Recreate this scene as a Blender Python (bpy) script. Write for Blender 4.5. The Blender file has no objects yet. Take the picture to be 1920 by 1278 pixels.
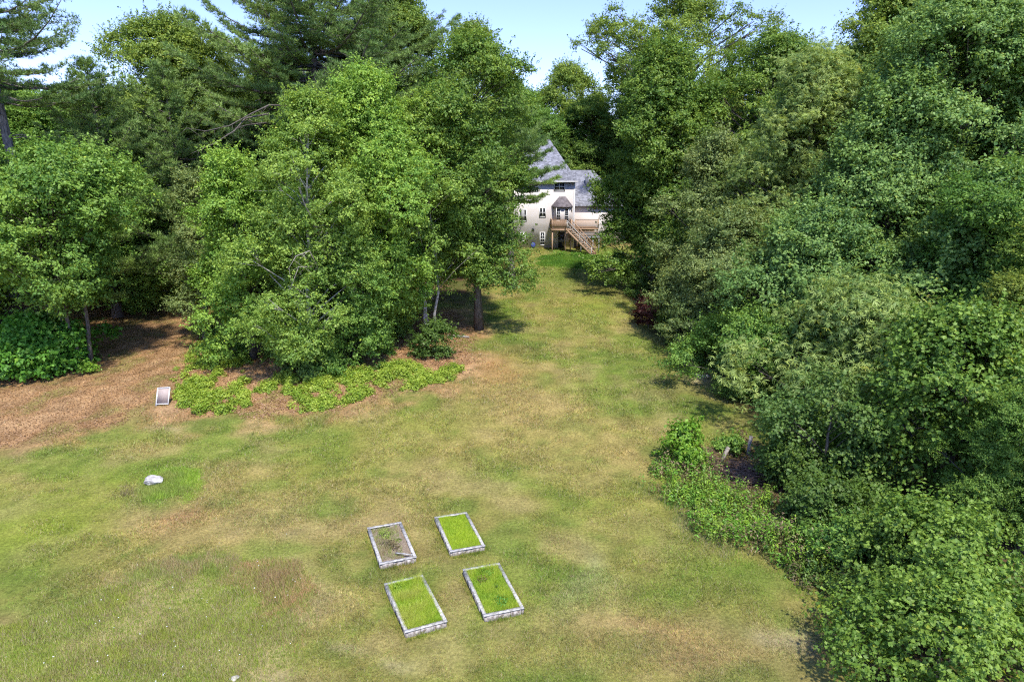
import bpy, math, random
import numpy as np
from mathutils import Vector, Matrix

# ------------------------------------------------------------------ camera, sky, sun, exposure
sc = bpy.context.scene
COL = sc.collection
R = math.radians
CAM_H, PITCH, FPX = 12.5, R(14.0), 1280.0
cam_d = bpy.data.cameras.new('camera'); cam = bpy.data.objects.new('camera', cam_d); COL.objects.link(cam)
cam.location = (0, 0, CAM_H); cam.rotation_euler = (R(90) - PITCH, 0, 0)
cam_d.sensor_width = 36; cam_d.lens = 24; cam_d.clip_start = .1; cam_d.clip_end = 6000
sc.camera = cam
SUN_EL, SUN_AZ = R(60), R(158)          # azimuth clockwise from +Y (the view direction)
w = bpy.data.worlds.new('World'); sc.world = w; w.use_nodes = True
nt = w.node_tree; nt.nodes.clear()
sky = nt.nodes.new('ShaderNodeTexSky'); sky.sky_type = 'NISHITA'; sky.sun_disc = False
sky.sun_elevation = SUN_EL; sky.sun_rotation = SUN_AZ; sky.air_density = 1.0; sky.dust_density = 0.; sky.ozone_density = 3.0
bg = nt.nodes.new('ShaderNodeBackground'); bg.inputs[1].default_value = .15
wo = nt.nodes.new('ShaderNodeOutputWorld'); skm = nt.nodes.new('ShaderNodeMix'); skm.data_type = 'RGBA'; skm.blend_type = 'MULTIPLY'; skm.inputs[0].default_value = 1; skm.inputs[7].default_value = (.60, .56, .76, 1)
nt.links.new(sky.outputs[0], skm.inputs[6]); nt.links.new(skm.outputs[2], bg.inputs[0]); nt.links.new(bg.outputs[0], wo.inputs[0])
sl = bpy.data.lights.new('sun', 'SUN'); sl.energy = 2.2; sl.angle = R(2.0); sl.color = (1, .95, .87)
so = bpy.data.objects.new('sun', sl); COL.objects.link(so)
sdir = Vector((math.sin(SUN_AZ) * math.cos(SUN_EL), math.cos(SUN_AZ) * math.cos(SUN_EL), math.sin(SUN_EL)))
so.rotation_euler = (-sdir).to_track_quat('-Z', 'Y').to_euler()
vs = sc.view_settings; vs.view_transform = 'Standard'; vs.look = 'None'; vs.gamma = 1; vs.use_curve_mapping = False; vs.exposure = 1.52
cy = sc.cycles; cy.max_bounces = 6; cy.diffuse_bounces = 3; cy.glossy_bounces = 1; cy.transmission_bounces = 4; cy.transparent_max_bounces = 4
cy.use_denoising = False; cy.pixel_filter_type = 'BLACKMAN_HARRIS'; cy.filter_width = 1.15; cy.caustics_reflective = False; cy.caustics_refractive = False

# ------------------------------------------------------------------ helpers: noise, ground, pixels to points
def _hash(ix, iy, seed):
    h = (ix.astype(np.int64) * 374761393 + iy.astype(np.int64) * 668265263 + seed * 1442695041) & 0xffffffff
    h = ((h ^ (h >> 13)) * 1274126177) & 0xffffffff
    return ((h ^ (h >> 16)) & 0xffffff) / float(0xffffff)
def vnoise(x, y, seed=0):
    x = np.asarray(x, float); y = np.asarray(y, float)
    ix = np.floor(x); iy = np.floor(y); fx = x - ix; fy = y - iy
    fx = fx * fx * (3 - 2 * fx); fy = fy * fy * (3 - 2 * fy)
    a = _hash(ix, iy, seed); b = _hash(ix + 1, iy, seed); c = _hash(ix, iy + 1, seed); d = _hash(ix + 1, iy + 1, seed)
    return (a * (1 - fx) + b * fx) * (1 - fy) + (c * (1 - fx) + d * fx) * fy
def fbm(x, y, sc_, seed=0, octv=4):
    s = 0; a = 1; t = 0
    for o in range(octv):
        s = s + a * vnoise(x / sc_ * 2 ** o + 17.3 * o, y / sc_ * 2 ** o - 9.1 * o, seed + o); t += a; a *= .55
    return s / t
def sstep(a, b, x):
    t = np.clip((np.asarray(x, float) - a) / (b - a), 0, 1); return t * t * (3 - 2 * t)
def ground_z(x, y):
    x = np.asarray(x, float); y = np.asarray(y, float)
    s = np.clip(y - 23, 0, 57); s = s - 6 * (1 - np.exp(-s / 6))
    z = .0735 * s
    z = z + .45 * np.exp(-(((x + 9) / 9) ** 2 + ((y - 40) / 7) ** 2)) + .02 * np.clip(y - 95, 0, 200) * .6
    z = z + sstep(14, 40, x) * .6 - .012 * np.clip(-x - 10, 0, 30)
    return z + (fbm(x, y, 9, 3, 3) - .5) * .22 * sstep(24, 34, y) + (fbm(x, y, 2.2, 5, 2) - .5) * .05
def gz(x, y): return float(ground_z(x, y))
cP, sP = math.cos(PITCH), math.sin(PITCH)
def ray(px, py):
    a = (px - 960) / FPX; b = -(py - 639) / FPX
    return np.array([a, cP + b * sP, -sP + b * cP])
def at(px, py, Y):
    d = ray(px, py); t = Y / d[1]
    return Vector((d[0] * t, Y, CAM_H + d[2] * t))
def g_at(px, py, dz=0.):
    d = ray(px, py)
    if d[2] > -.02: d[2] = -.02
    lo, hi = 2., 400.
    t = 2.
    while t < 400:
        p = d * t
        if CAM_H + p[2] <= gz(p[0], p[1]) + dz: break
        t += .5
    lo, hi = t - .5, t
    for _ in range(16):
        m = (lo + hi) / 2; p = d * m
        if CAM_H + p[2] <= gz(p[0], p[1]) + dz: hi = m
        else: lo = m
    p = d * hi
    return Vector((p[0], p[1], CAM_H + p[2]))
def ppm(Y, z=3.): return FPX / (Y * cP + (CAM_H - z) * sP)

# ------------------------------------------------------------------ helpers: meshes and objects
def nmesh(name, V, F, mat, parent=None, colors=None, smooth=False, loc=None):
    """V n x 3, F k x m (all faces m-gons) or a list of such arrays"""
    me = bpy.data.meshes.new(name)
    Fs = F if isinstance(F, list) else [F]
    Fs = [np.asarray(f, np.int32) for f in Fs if len(f)]
    nl = sum(f.size for f in Fs); nf = sum(len(f) for f in Fs)
    me.vertices.add(len(V)); me.vertices.foreach_set('co', np.asarray(V, np.float32).ravel())
    me.loops.add(nl); me.loops.foreach_set('vertex_index', np.concatenate([f.ravel() for f in Fs]))
    me.polygons.add(nf)
    sizes = np.concatenate([np.full(len(f), f.shape[1], np.int32) for f in Fs])
    me.polygons.foreach_set('loop_start', np.concatenate([[0], np.cumsum(sizes)[:-1]]).astype(np.int32))
    if smooth: me.polygons.foreach_set('use_smooth', np.ones(nf, bool))
    me.update(calc_edges=True)
    if colors is not None:
        at_ = me.color_attributes.new('Col', 'FLOAT_COLOR', 'POINT')
        c = np.ones((len(V), 4), np.float32); c[:, :3] = colors; at_.data.foreach_set('color', c.ravel())
    me.materials.append(mat)
    o = bpy.data.objects.new(name, me); COL.objects.link(o)
    if parent: o.parent = parent
    if loc is not None: o.location = loc
    return o
def tag(o, label=None, cat=None, group=None, kind=None):
    if label: o['label'] = label
    if cat: o['category'] = cat
    if group: o['group'] = group
    if kind: o['kind'] = kind
    return o
def empty(name, loc, rz=0, label=None, cat=None, group=None):
    o = bpy.data.objects.new(name, None); COL.objects.link(o); o.location = loc; o.rotation_euler = (0, 0, rz); o.empty_display_size = .2
    return tag(o, label, cat, group)
class MB:
    def __init__(s): s.v = []; s.q = []; s.t = []; s.n = 0
    def add(s, V, Q=(), T=()):
        s.v += [tuple(p) for p in V]; s.q += [tuple(i + s.n for i in f) for f in Q]; s.t += [tuple(i + s.n for i in f) for f in T]; s.n += len(V)
    def box(s, a, b, rot=None, org=None):
        x0, y0, z0 = a; x1, y1, z1 = b
        V = [Vector((x, y, z)) for z in (z0, z1) for x, y in ((x0, y0), (x1, y0), (x1, y1), (x0, y1))]
        if rot is not None: V = [rot @ v for v in V]
        if org is not None: V = [v + Vector(org) for v in V]
        s.add(V, [(3, 2, 1, 0), (4, 5, 6, 7), (0, 1, 5, 4), (1, 2, 6, 5), (2, 3, 7, 6), (3, 0, 4, 7)])
    def bar(s, p, q, w_, h_):
        p = Vector(p); q = Vector(q); d = q - p; L = d.length; d.normalize()
        up = Vector((0, 0, 1)) if abs(d.z) < .95 else Vector((0, 1, 0))
        sx = d.cross(up).normalized(); sz = sx.cross(d)
        V = []
        for c in (p, q):
            for a, b in ((-1, -1), (1, -1), (1, 1), (-1, 1)): V.append(c + sx * a * w_ / 2 + sz * b * h_ / 2)
        s.add(V, [(3, 2, 1, 0), (4, 5, 6, 7), (0, 1, 5, 4), (1, 2, 6, 5), (2, 3, 7, 6), (3, 0, 4, 7)])
    def tube(s, P, rad, k=6):
        P = [Vector(p) for p in P]; n0 = s.n; V = []; Q = []
        for i, p in enumerate(P):
            d = (P[min(i + 1, len(P) - 1)] - P[max(i - 1, 0)]).normalized()
            a = d.cross(Vector((0, 0, 1)) if abs(d.z) < .9 else Vector((1, 0, 0))).normalized(); b = d.cross(a)
            for j in range(k):
                t = 2 * math.pi * j / k; V.append(p + (a * math.cos(t) + b * math.sin(t)) * rad[i])
        for i in range(len(P) - 1):
            for j in range(k):
                j2 = (j + 1) % k; Q.append((i * k + j, i * k + j2, (i + 1) * k + j2, (i + 1) * k + j))
        V.append(P[0]); V.append(P[-1]); T = []
        for j in range(k):
            j2 = (j + 1) % k; T.append((len(V) - 2, j2, j)); T.append((len(V) - 1, (len(P) - 1) * k + j, (len(P) - 1) * k + j2))
        s.add(V, Q, T)
    def build(s, name, mat, parent=None, smooth=False, loc=None):
        F = []
        if s.q: F.append(np.array(s.q))
        if s.t: F.append(np.array(s.t))
        return nmesh(name, np.array(s.v), F, mat, parent, smooth=smooth, loc=loc)

# ------------------------------------------------------------------ materials
def mat_base(name):
    m = bpy.data.materials.new(name); m.use_nodes = True; n = m.node_tree; n.nodes.clear()
    o = n.nodes.new('ShaderNodeOutputMaterial'); return m, n, o
def leaf_mat(name, trans=.38, gloss=.022, rough=.5):
    m, n, o = mat_base(name); N = n.nodes.new; L = n.links.new
    a = N('ShaderNodeAttribute'); a.attribute_name = 'Col'
    oi = N('ShaderNodeObjectInfo')
    mul = N('ShaderNodeMix'); mul.data_type = 'RGBA'; mul.blend_type = 'MULTIPLY'; mul.inputs[0].default_value = 1
    L(a.outputs['Color'], mul.inputs[6]); L(oi.outputs['Color'], mul.inputs[7])
    d = N('ShaderNodeBsdfDiffuse'); t = N('ShaderNodeBsdfTranslucent'); g = N('ShaderNodeBsdfGlossy'); g.inputs['Roughness'].default_value = rough
    g.inputs['Color'].default_value = (.85, .9, .75, 1)
    ty = N('ShaderNodeMix'); ty.data_type = 'RGBA'; ty.blend_type = 'MULTIPLY'; ty.inputs[0].default_value = 1; ty.inputs[7].default_value = (1.35, 1.22, .8, 1)
    L(mul.outputs[2], d.inputs[0]); L(mul.outputs[2], ty.inputs[6]); L(ty.outputs[2], t.inputs[0])
    m1 = N('ShaderNodeMixShader'); m1.inputs[0].default_value = trans; L(d.outputs[0], m1.inputs[1]); L(t.outputs[0], m1.inputs[2])
    m2 = N('ShaderNodeMixShader'); m2.inputs[0].default_value = gloss; L(m1.outputs[0], m2.inputs[1]); L(g.outputs[0], m2.inputs[2])
    L(m2.outputs[0], o.inputs[0]); return m
def noisy(name, c1, c2, scale=8, rough=.85, bump=.3, stretch=(1, 1, 1), detail=5, spec=.2, c3=None, dist=.02):
    m, n, o = mat_base(name); N = n.nodes.new; L = n.links.new
    tc = N('ShaderNodeTexCoord'); mp = N('ShaderNodeMapping'); mp.inputs['Scale'].default_value = stretch
    L(tc.outputs['Object'], mp.inputs[0])
    no = N('ShaderNodeTexNoise'); no.inputs['Scale'].default_value = scale; no.inputs['Detail'].default_value = detail; L(mp.outputs[0], no.inputs[0])
    r = N('ShaderNodeValToRGB'); r.color_ramp.elements[0].position = .35; r.color_ramp.elements[1].position = .65
    r.color_ramp.elements[0].color = (*c1, 1); r.color_ramp.elements[1].color = (*c2, 1)
    if c3: e = r.color_ramp.elements.new(.75); e.color = (*c3, 1)
    L(no.outputs[0], r.inputs[0])
    p = N('ShaderNodeBsdfPrincipled'); p.inputs['Roughness'].default_value = rough; p.inputs['Specular IOR Level'].default_value = spec
    L(r.outputs[0], p.inputs['Base Color'])
    if bump:
        b = N('ShaderNodeBump'); b.inputs['Strength'].default_value = bump; b.inputs['Distance'].default_value = dist; L(no.outputs[0], b.inputs['Height']); L(b.outputs[0], p.inputs['Normal'])
    L(p.outputs[0], o.inputs[0]); return m
M = {}
M['leaf'] = leaf_mat('leaf'); M['needle'] = leaf_mat('needle', .15, .04, .5); M['grass'] = leaf_mat('grass_blade', .3, .03, .5)
M['bark'] = noisy('grey_bark', (.06, .05, .04), (.19, .165, .14), 7, stretch=(3, 3, .5), bump=.7, dist=.05)
M['pine_bark'] = noisy('pine_bark', (.075, .065, .058), (.24, .21, .19), 5, stretch=(3, 3, .6), bump=.8, dist=.06)
M['birch_bark'] = noisy('pale_bark', (.22, .20, .17), (.60, .57, .52), 4, stretch=(.7, .7, 4), bump=.3)
M['dead_wood'] = noisy('dead_wood', (.20, .17, .14), (.42, .38, .33), 9, stretch=(2, 2, 2), bump=.4)
M['board'] = noisy('weathered_board', (.27, .25, .22), (.56, .54, .50), 11, stretch=(1, 1, 1), bump=.3, c3=(.42, .39, .34))
M['block'] = noisy('concrete_block', (.16, .13, .10), (.48, .44, .40), 9, bump=.8)
M['soil'] = noisy('dry_soil', (.16, .12, .08), (.30, .24, .17), 18, bump=.6)
M['rock'] = noisy('pale_rock', (.27, .25, .22), (.60, .57, .53), 4, bump=.8, rough=.8, dist=.04)
M['white'] = noisy('white_paint', (.66, .66, .64), (.78, .78, .76), 20, rough=.5, bump=.05)
M['deck'] = noisy('cedar_wood', (.38, .245, .15), (.52, .36, .24), 12, stretch=(1, 1, 6), bump=.15)
M['deck_grey'] = noisy('grey_wood', (.24, .25, .25), (.36, .37, .37), 12, bump=.15)
M['glass'] = noisy('window_glass', (.015, .018, .022), (.04, .045, .05), 2, rough=.08, bump=0, spec=.6)
M['dark'] = noisy('dark_metal', (.02, .02, .022), (.05, .05, .05), 20, rough=.5, bump=0)
M['blue'] = noisy('blue_plastic', (.06, .08, .25), (.09, .12, .36), 10, rough=.4, bump=0)
M['brush'] = noisy('brown_brush', (.12, .07, .045), (.34, .22, .15), 9, bump=.3)
M['screen'] = noisy('screen_mesh', (.36, .29, .25), (.52, .42, .36), 60, bump=.2)
def siding_mat():
    m, n, o = mat_base('cream_siding'); N = n.nodes.new; L = n.links.new
    g = N('ShaderNodeNewGeometry'); sx = N('ShaderNodeSeparateXYZ'); L(g.outputs['Position'], sx.inputs[0])
    mu = N('ShaderNodeMath'); mu.operation = 'MULTIPLY'; mu.inputs[1].default_value = 1 / .13; L(sx.outputs[2], mu.inputs[0])
    fr = N('ShaderNodeMath'); fr.operation = 'FRACT'; L(mu.outputs[0], fr.inputs[0])
    b = N('ShaderNodeBump'); b.inputs['Strength'].default_value = .6; b.inputs['Distance'].default_value = .02; L(fr.outputs[0], b.inputs['Height'])
    no = N('ShaderNodeTexNoise'); no.inputs['Scale'].default_value = 1.5; no.inputs['Detail'].default_value = 5
    r = N('ShaderNodeValToRGB'); r.color_ramp.elements[0].color = (.62, .57, .53, 1); r.color_ramp.elements[1].color = (.76, .71, .67, 1); L(no.outputs[0], r.inputs[0])
    p = N('ShaderNodeBsdfPrincipled'); p.inputs['Roughness'].default_value = .6; L(r.outputs[0], p.inputs['Base Color']); L(b.outputs[0], p.inputs['Normal'])
    L(p.outputs[0], o.inputs[0]); return m
M['siding'] = siding_mat()
def shingle_mat(name, c1, c2):
    m, n, o = mat_base(name); N = n.nodes.new; L = n.links.new
    tc = N('ShaderNodeTexCoord'); mp = N('ShaderNodeMapping'); mp.inputs['Scale'].default_value = (1, 1, 1.6); L(tc.outputs['Object'], mp.inputs[0])
    v = N('ShaderNodeTexVoronoi'); v.inputs['Scale'].default_value = 4.5; L(mp.outputs[0], v.inputs[0])
    no = N('ShaderNodeTexNoise'); no.inputs['Scale'].default_value = 3; no.inputs['Detail'].default_value = 6; L(tc.outputs['Object'], no.inputs[0])
    mx = N('ShaderNodeMix'); mx.data_type = 'RGBA'; mx.inputs[0].default_value = .45; L(v.outputs['Color'], mx.inputs[6]); L(no.outputs['Color'], mx.inputs[7])
    bw = N('ShaderNodeRGBToBW'); L(mx.outputs[2], bw.inputs[0])
    r = N('ShaderNodeValToRGB'); r.color_ramp.elements[0].position = .3; r.color_ramp.elements[1].position = .7
    r.color_ramp.elements[0].color = (*c1, 1); r.color_ramp.elements[1].color = (*c2, 1); L(bw.outputs[0], r.inputs[0])
    p = N('ShaderNodeBsdfPrincipled'); p.inputs['Roughness'].default_value = .8; L(r.outputs[0], p.inputs['Base Color']); L(p.outputs[0], o.inputs[0]); return m
M['roof'] = shingle_mat('grey_shingles', (.13, .135, .16), (.30, .31, .36)); M['roof_bay'] = shingle_mat('mauve_shingles', (.10, .085, .09), (.22, .19, .20))
def ground_mat():
    m, n, o = mat_base('ground_soil_and_turf'); N = n.nodes.new; L = n.links.new
    a = N('ShaderNodeAttribute'); a.attribute_name = 'Col'; g = N('ShaderNodeNewGeometry')
    no = N('ShaderNodeTexNoise'); no.inputs['Scale'].default_value = 9; no.inputs['Detail'].default_value = 8; no.inputs['Roughness'].default_value = .75; L(g.outputs['Position'], no.inputs[0])
    r = N('ShaderNodeMapRange'); r.inputs[1].default_value = .3; r.inputs[2].default_value = .7; r.inputs[3].default_value = .45; r.inputs[4].default_value = 1.6; L(no.outputs[0], r.inputs[0])
    vm = N('ShaderNodeVectorMath'); vm.operation = 'SCALE'; L(a.outputs['Color'], vm.inputs[0]); L(r.outputs[0], vm.inputs['Scale'])
    b = N('ShaderNodeBump'); b.inputs['Strength'].default_value = .7; b.inputs['Distance'].default_value = .06; L(no.outputs[0], b.inputs['Height'])
    p = N('ShaderNodeBsdfPrincipled'); p.inputs['Roughness'].default_value = .95; p.inputs['Specular IOR Level'].default_value = .1
    L(vm.outputs[0], p.inputs['Base Color']); L(b.outputs[0], p.inputs['Normal']); L(p.outputs[0], o.inputs[0]); return m
M['ground'] = ground_mat()

# ------------------------------------------------------------------ ground colour field (world space)
def wpoly(pts): return np.array([g_at(x, y)[:2] for x, y in pts])
def poly_sd(x, y, P):
    d = np.full(x.shape, 1e9); ins = np.zeros(x.shape, bool); n = len(P)
    for i in range(n):
        a = P[i]; b = P[(i + 1) % n]; e = b - a; wx = x - a[0]; wy = y - a[1]
        t = np.clip((wx * e[0] + wy * e[1]) / (e @ e + 1e-9), 0, 1)
        d = np.minimum(d, np.hypot(wx - e[0] * t, wy - e[1] * t))
        c = ((a[1] <= y) & (b[1] > y)) | ((b[1] <= y) & (a[1] > y))
        xi = a[0] + (y - a[1]) / (e[1] if abs(e[1]) > 1e-9 else 1e-9) * e[0]
        ins ^= c & (x < xi)
    return np.where(ins, d, -d)
LITTER = wpoly([(-60, 860), (-60, 690), (110, 700), (140, 640), (160, 560), (240, 505), (390, 515), (400, 600), (345, 650), (335, 715), (300, 760), (250, 790), (130, 820), (0, 850)])
ISLAND = wpoly([(325, 775), (320, 700), (380, 620), (640, 560), (880, 590), (890, 680), (850, 715), (760, 745), (640, 775), (480, 788)])
MEADOW = wpoly([(235, 1075), (330, 1045), (470, 1030), (560, 1040), (600, 1100), (600, 1180), (560, 1290), (420, 1400), (-60, 1400), (-60, 1190), (120, 1120)])
WOODL = wpoly([(-80, 700), (120, 700), (150, 560), (240, 500), (390, 510), (420, 590), (640, 545), (880, 575), (960, 480), (960, 474), (-900, 474), (-900, 700)])
WOODR = wpoly([(1135, 476), (1165, 540), (1215, 620), (1310, 700), (1395, 800), (1290, 850), (1235, 905), (1290, 980), (1440, 1070), (1560, 1120), (1620, 1200), (1660, 1290), (1700, 1500), (3000, 1500), (3000, 474)])
SHADE = wpoly([(880, 640), (1000, 620), (1010, 650), (900, 660)])
# (px, py, rx, ry, colour, strength)
BR = (.30, .155, .075); TAN = (.40, .30, .125); PALE = (.45, .38, .25); GRN = (.135, .215, .03); LUSH = (.10, .25, .02); SHADOW_GRN = (.085, .13, .03); YG = (.24, .28, .04)
BLOBS = [(925, 690, 62, 30, (.42, .25, .115), .85), (1000, 770, 130, 60, TAN, .5), (860, 680, 40, 20, (.40, .22, .09), .6), (370, 965, 40, 34, (.36, .21, .12), .7), (300, 990, 90, 30, TAN, .4), (400, 1030, 60, 20, TAN, .5),
    (690, 1110, 50, 26, TAN, .5), (790, 1050, 60, 30, (.33, .22, .12), .55), (1130, 850, 90, 60, TAN, .35), (1090, 1080, 40, 60, (.30, .32, .16), .5), (1220, 1190, 220, 50, (.36, .25, .13), .7), (1490, 1190, 70, 40, PALE, .85), (1560, 1230, 70, 30, (.26, .17, .10), .8), (1180, 1160, 120, 25, (.44, .31, .16), .6), (590, 1150, 40, 40, TAN, .6), (860, 830, 90, 20, TAN, .4),
    (1350, 1250, 200, 40, (.34, .24, .13), .6), (1310, 703, 20, 12, (.60, .50, .38), 1.), (1080, 488, 70, 14, LUSH, .9), (1050, 520, 70, 20, GRN, .7), (1120, 570, 60, 30, YG, .5), (1085, 610, 70, 40, TAN, .35), (1150, 540, 40, 20, SHADOW_GRN, .5), (1250, 720, 80, 60, SHADOW_GRN, .45),  # last two dark green blobs paint the wood's cast shadow on the lawn
    (60, 980, 120, 70, YG, .65), (20, 1080, 120, 40, GRN, .4), (620, 880, 120, 45, YG, .45), (560, 965, 60, 30, GRN, .55), (150, 900, 110, 30, YG, .4), (320, 885, 60, 20, GRN, .6), (300, 925, 70, 28, GRN, .8), (750, 810, 160, 40, YG, .3),
    (1240, 1020, 60, 50, GRN, .35), (1330, 1080, 120, 40, GRN, .5), (1180, 930, 120, 60, YG, .35), (1000, 1240, 200, 40, TAN, .35), (680, 1220, 30, 14, PALE, .6), (1290, 985, 20, 30, PALE, .35),
    (980, 650, 50, 12, (.10, .11, .04), .4), (480, 880, 50, 18, TAN, .45), (30, 840, 50, 25, (.42, .26, .17), .6), (30, 905, 60, 16, TAN, .3), (330, 795, 40, 10, PALE, .5), (230, 840, 120, 16, TAN, .4), (1560, 1200, 60, 60, (.22, .15, .09), .5)]  # first blob: tree canopy's shadow painted into the lawn colour
_B = []
for px, py, rx, ry, c, s_ in BLOBS:
    p = g_at(px, py); a = (g_at(px + rx, py) - g_at(px - rx, py)) / 2; b = (g_at(px, py - ry) - g_at(px, py + ry)) / 2
    _B.append((p.x, p.y, max(abs(a.x), .15), max(abs(b.y), .15), np.array(c), s_))
def ground_col(x, y):
    x = np.asarray(x, float); y = np.asarray(y, float)
    wx = x + (fbm(x, y, 2.5, 11, 3) - .5) * 3.0; wy = y + (fbm(x, y, 2.5, 23, 3) - .5) * 3.0
    C = np.array((.225, .235, .06)) * .78 + np.array(TAN) * .22
    C = np.broadcast_to(C, x.shape + (3,)).copy()
    def mix(C, c, m): return C * (1 - m[..., None]) + np.asarray(c) * m[..., None]
    n1 = fbm(x, y, 6, 31, 4); n2 = fbm(x, y, 1.6, 47, 4); n3 = fbm(x, y, .5, 59, 3)
    C = mix(C, (.40, .28, .15), sstep(.50, .72, n1) * .38); C = mix(C, (.15, .24, .035), sstep(.50, .30, n1) * .60)
    C = mix(C, (.43, .32, .18), sstep(.5, .72, n2) * .35); C = mix(C, (.11, .19, .03), sstep(.5, .28, n2) * .55)
    # mowing stripes running up the lawn
    st = np.sin((x - .09 * (y - 30) - .6 * np.sin(y / 9)) * 2 * math.pi / 1.5) * sstep(24, 34, y) * (.16 * n2) * sstep(-3, 2, x)
    st = st + np.sin((x * .5 + y * .87) * 2 * math.pi / 1.3) * .05 * sstep(30, 22, y)
    C = C * (1 + st[..., None])
    for bx, by, ra, rb, c, s_ in _B:
        q = ((wx - bx) / ra) ** 2 + ((wy - by) / rb) ** 2
        m = np.exp(-q * 1.1) * s_ * (.7 + .6 * n2)
        C = mix(C, c, np.clip(m, 0, 1))
    m = sstep(-.8, .8, poly_sd(wx, wy, MEADOW)); mc = mix(np.broadcast_to((.24, .27, .07), C.shape), (.38, .32, .18), sstep(.4, .7, n2)); C = C * (1 - m[..., None]) + mc * m[..., None]
    # litter
    lit = mix(mix(np.broadcast_to((.35, .205, .11), C.shape), (.50, .34, .21), sstep(.45, .85, n2) * .6), (.22, .23, .075), sstep(.54, .36, n2) * .6); lit = lit * (.8 + .4 * n3[..., None])
    for P in (LITTER, ISLAND):
        m = sstep(-2.0, 1.3, poly_sd(wx, wy, P) + (n2 - .5) * 3 + (n3 - .5) * 1.5); C = C * (1 - m[..., None]) + lit * m[..., None]
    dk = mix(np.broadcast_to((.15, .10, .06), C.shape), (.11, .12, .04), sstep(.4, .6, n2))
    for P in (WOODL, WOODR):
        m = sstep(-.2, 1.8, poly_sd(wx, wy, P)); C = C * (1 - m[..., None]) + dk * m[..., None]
    far = sstep(100, 130, y) + sstep(45, 60, np.abs(x)); C = mix(C, (.10, .12, .04), np.clip(far, 0, 1))
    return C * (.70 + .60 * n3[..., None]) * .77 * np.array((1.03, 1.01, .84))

# ground sheet
xs = np.concatenate([np.linspace(-2500, -80, 16), np.linspace(-60, -30, 31)[:-1], np.arange(-30, 30, .22), np.linspace(30, 60, 31), np.linspace(80, 2500, 16)])
ys = np.concatenate([np.linspace(-400, 4, 12), np.arange(6, 60, .22), np.arange(60, 110, .7), np.linspace(115, 3000, 24)])
X, Y = np.meshgrid(xs, ys); Z = ground_z(X, Y)
V = np.stack([X, Y, Z], -1).reshape(-1, 3); nx, ny = len(xs), len(ys)
i = (np.arange(ny - 1)[:, None] * nx + np.arange(nx - 1)[None, :]).ravel()
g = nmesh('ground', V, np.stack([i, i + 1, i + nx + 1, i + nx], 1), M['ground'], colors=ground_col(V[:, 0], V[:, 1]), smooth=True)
tag(g, kind='structure')

# ------------------------------------------------------------------ blades and leaves
def rsph(rng, n):
    v = rng.normal(size=(n, 3)); return v / np.linalg.norm(v, axis=1, keepdims=True)
def nrm(v): return v / (np.linalg.norm(v, axis=-1, keepdims=True) + 1e-9)
def blades(rng, x, y, h, wd, col, lean=.5, zoff=0., z=None):
    n = len(x); z = ground_z(x, y) + zoff if z is None else z
    a = rng.uniform(0, 2 * np.pi, n); h = np.broadcast_to(h, n) * rng.uniform(.6, 1.3, n); wd = np.broadcast_to(wd, n)
    tx = rng.normal(0, lean, n) * h; ty = rng.normal(0, lean, n) * h
    V = np.empty((n, 3, 3)); dx = np.cos(a) * wd / 2; dy = np.sin(a) * wd / 2
    V[:, 0] = np.stack([x - dx, y - dy, z - .01], 1); V[:, 1] = np.stack([x + dx, y + dy, z - .01], 1); V[:, 2] = np.stack([x + tx, y + ty, z + h], 1)
    F = np.arange(n * 3).reshape(n, 3)
    return V.reshape(-1, 3), F, np.repeat(col, 3, axis=0)
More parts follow.
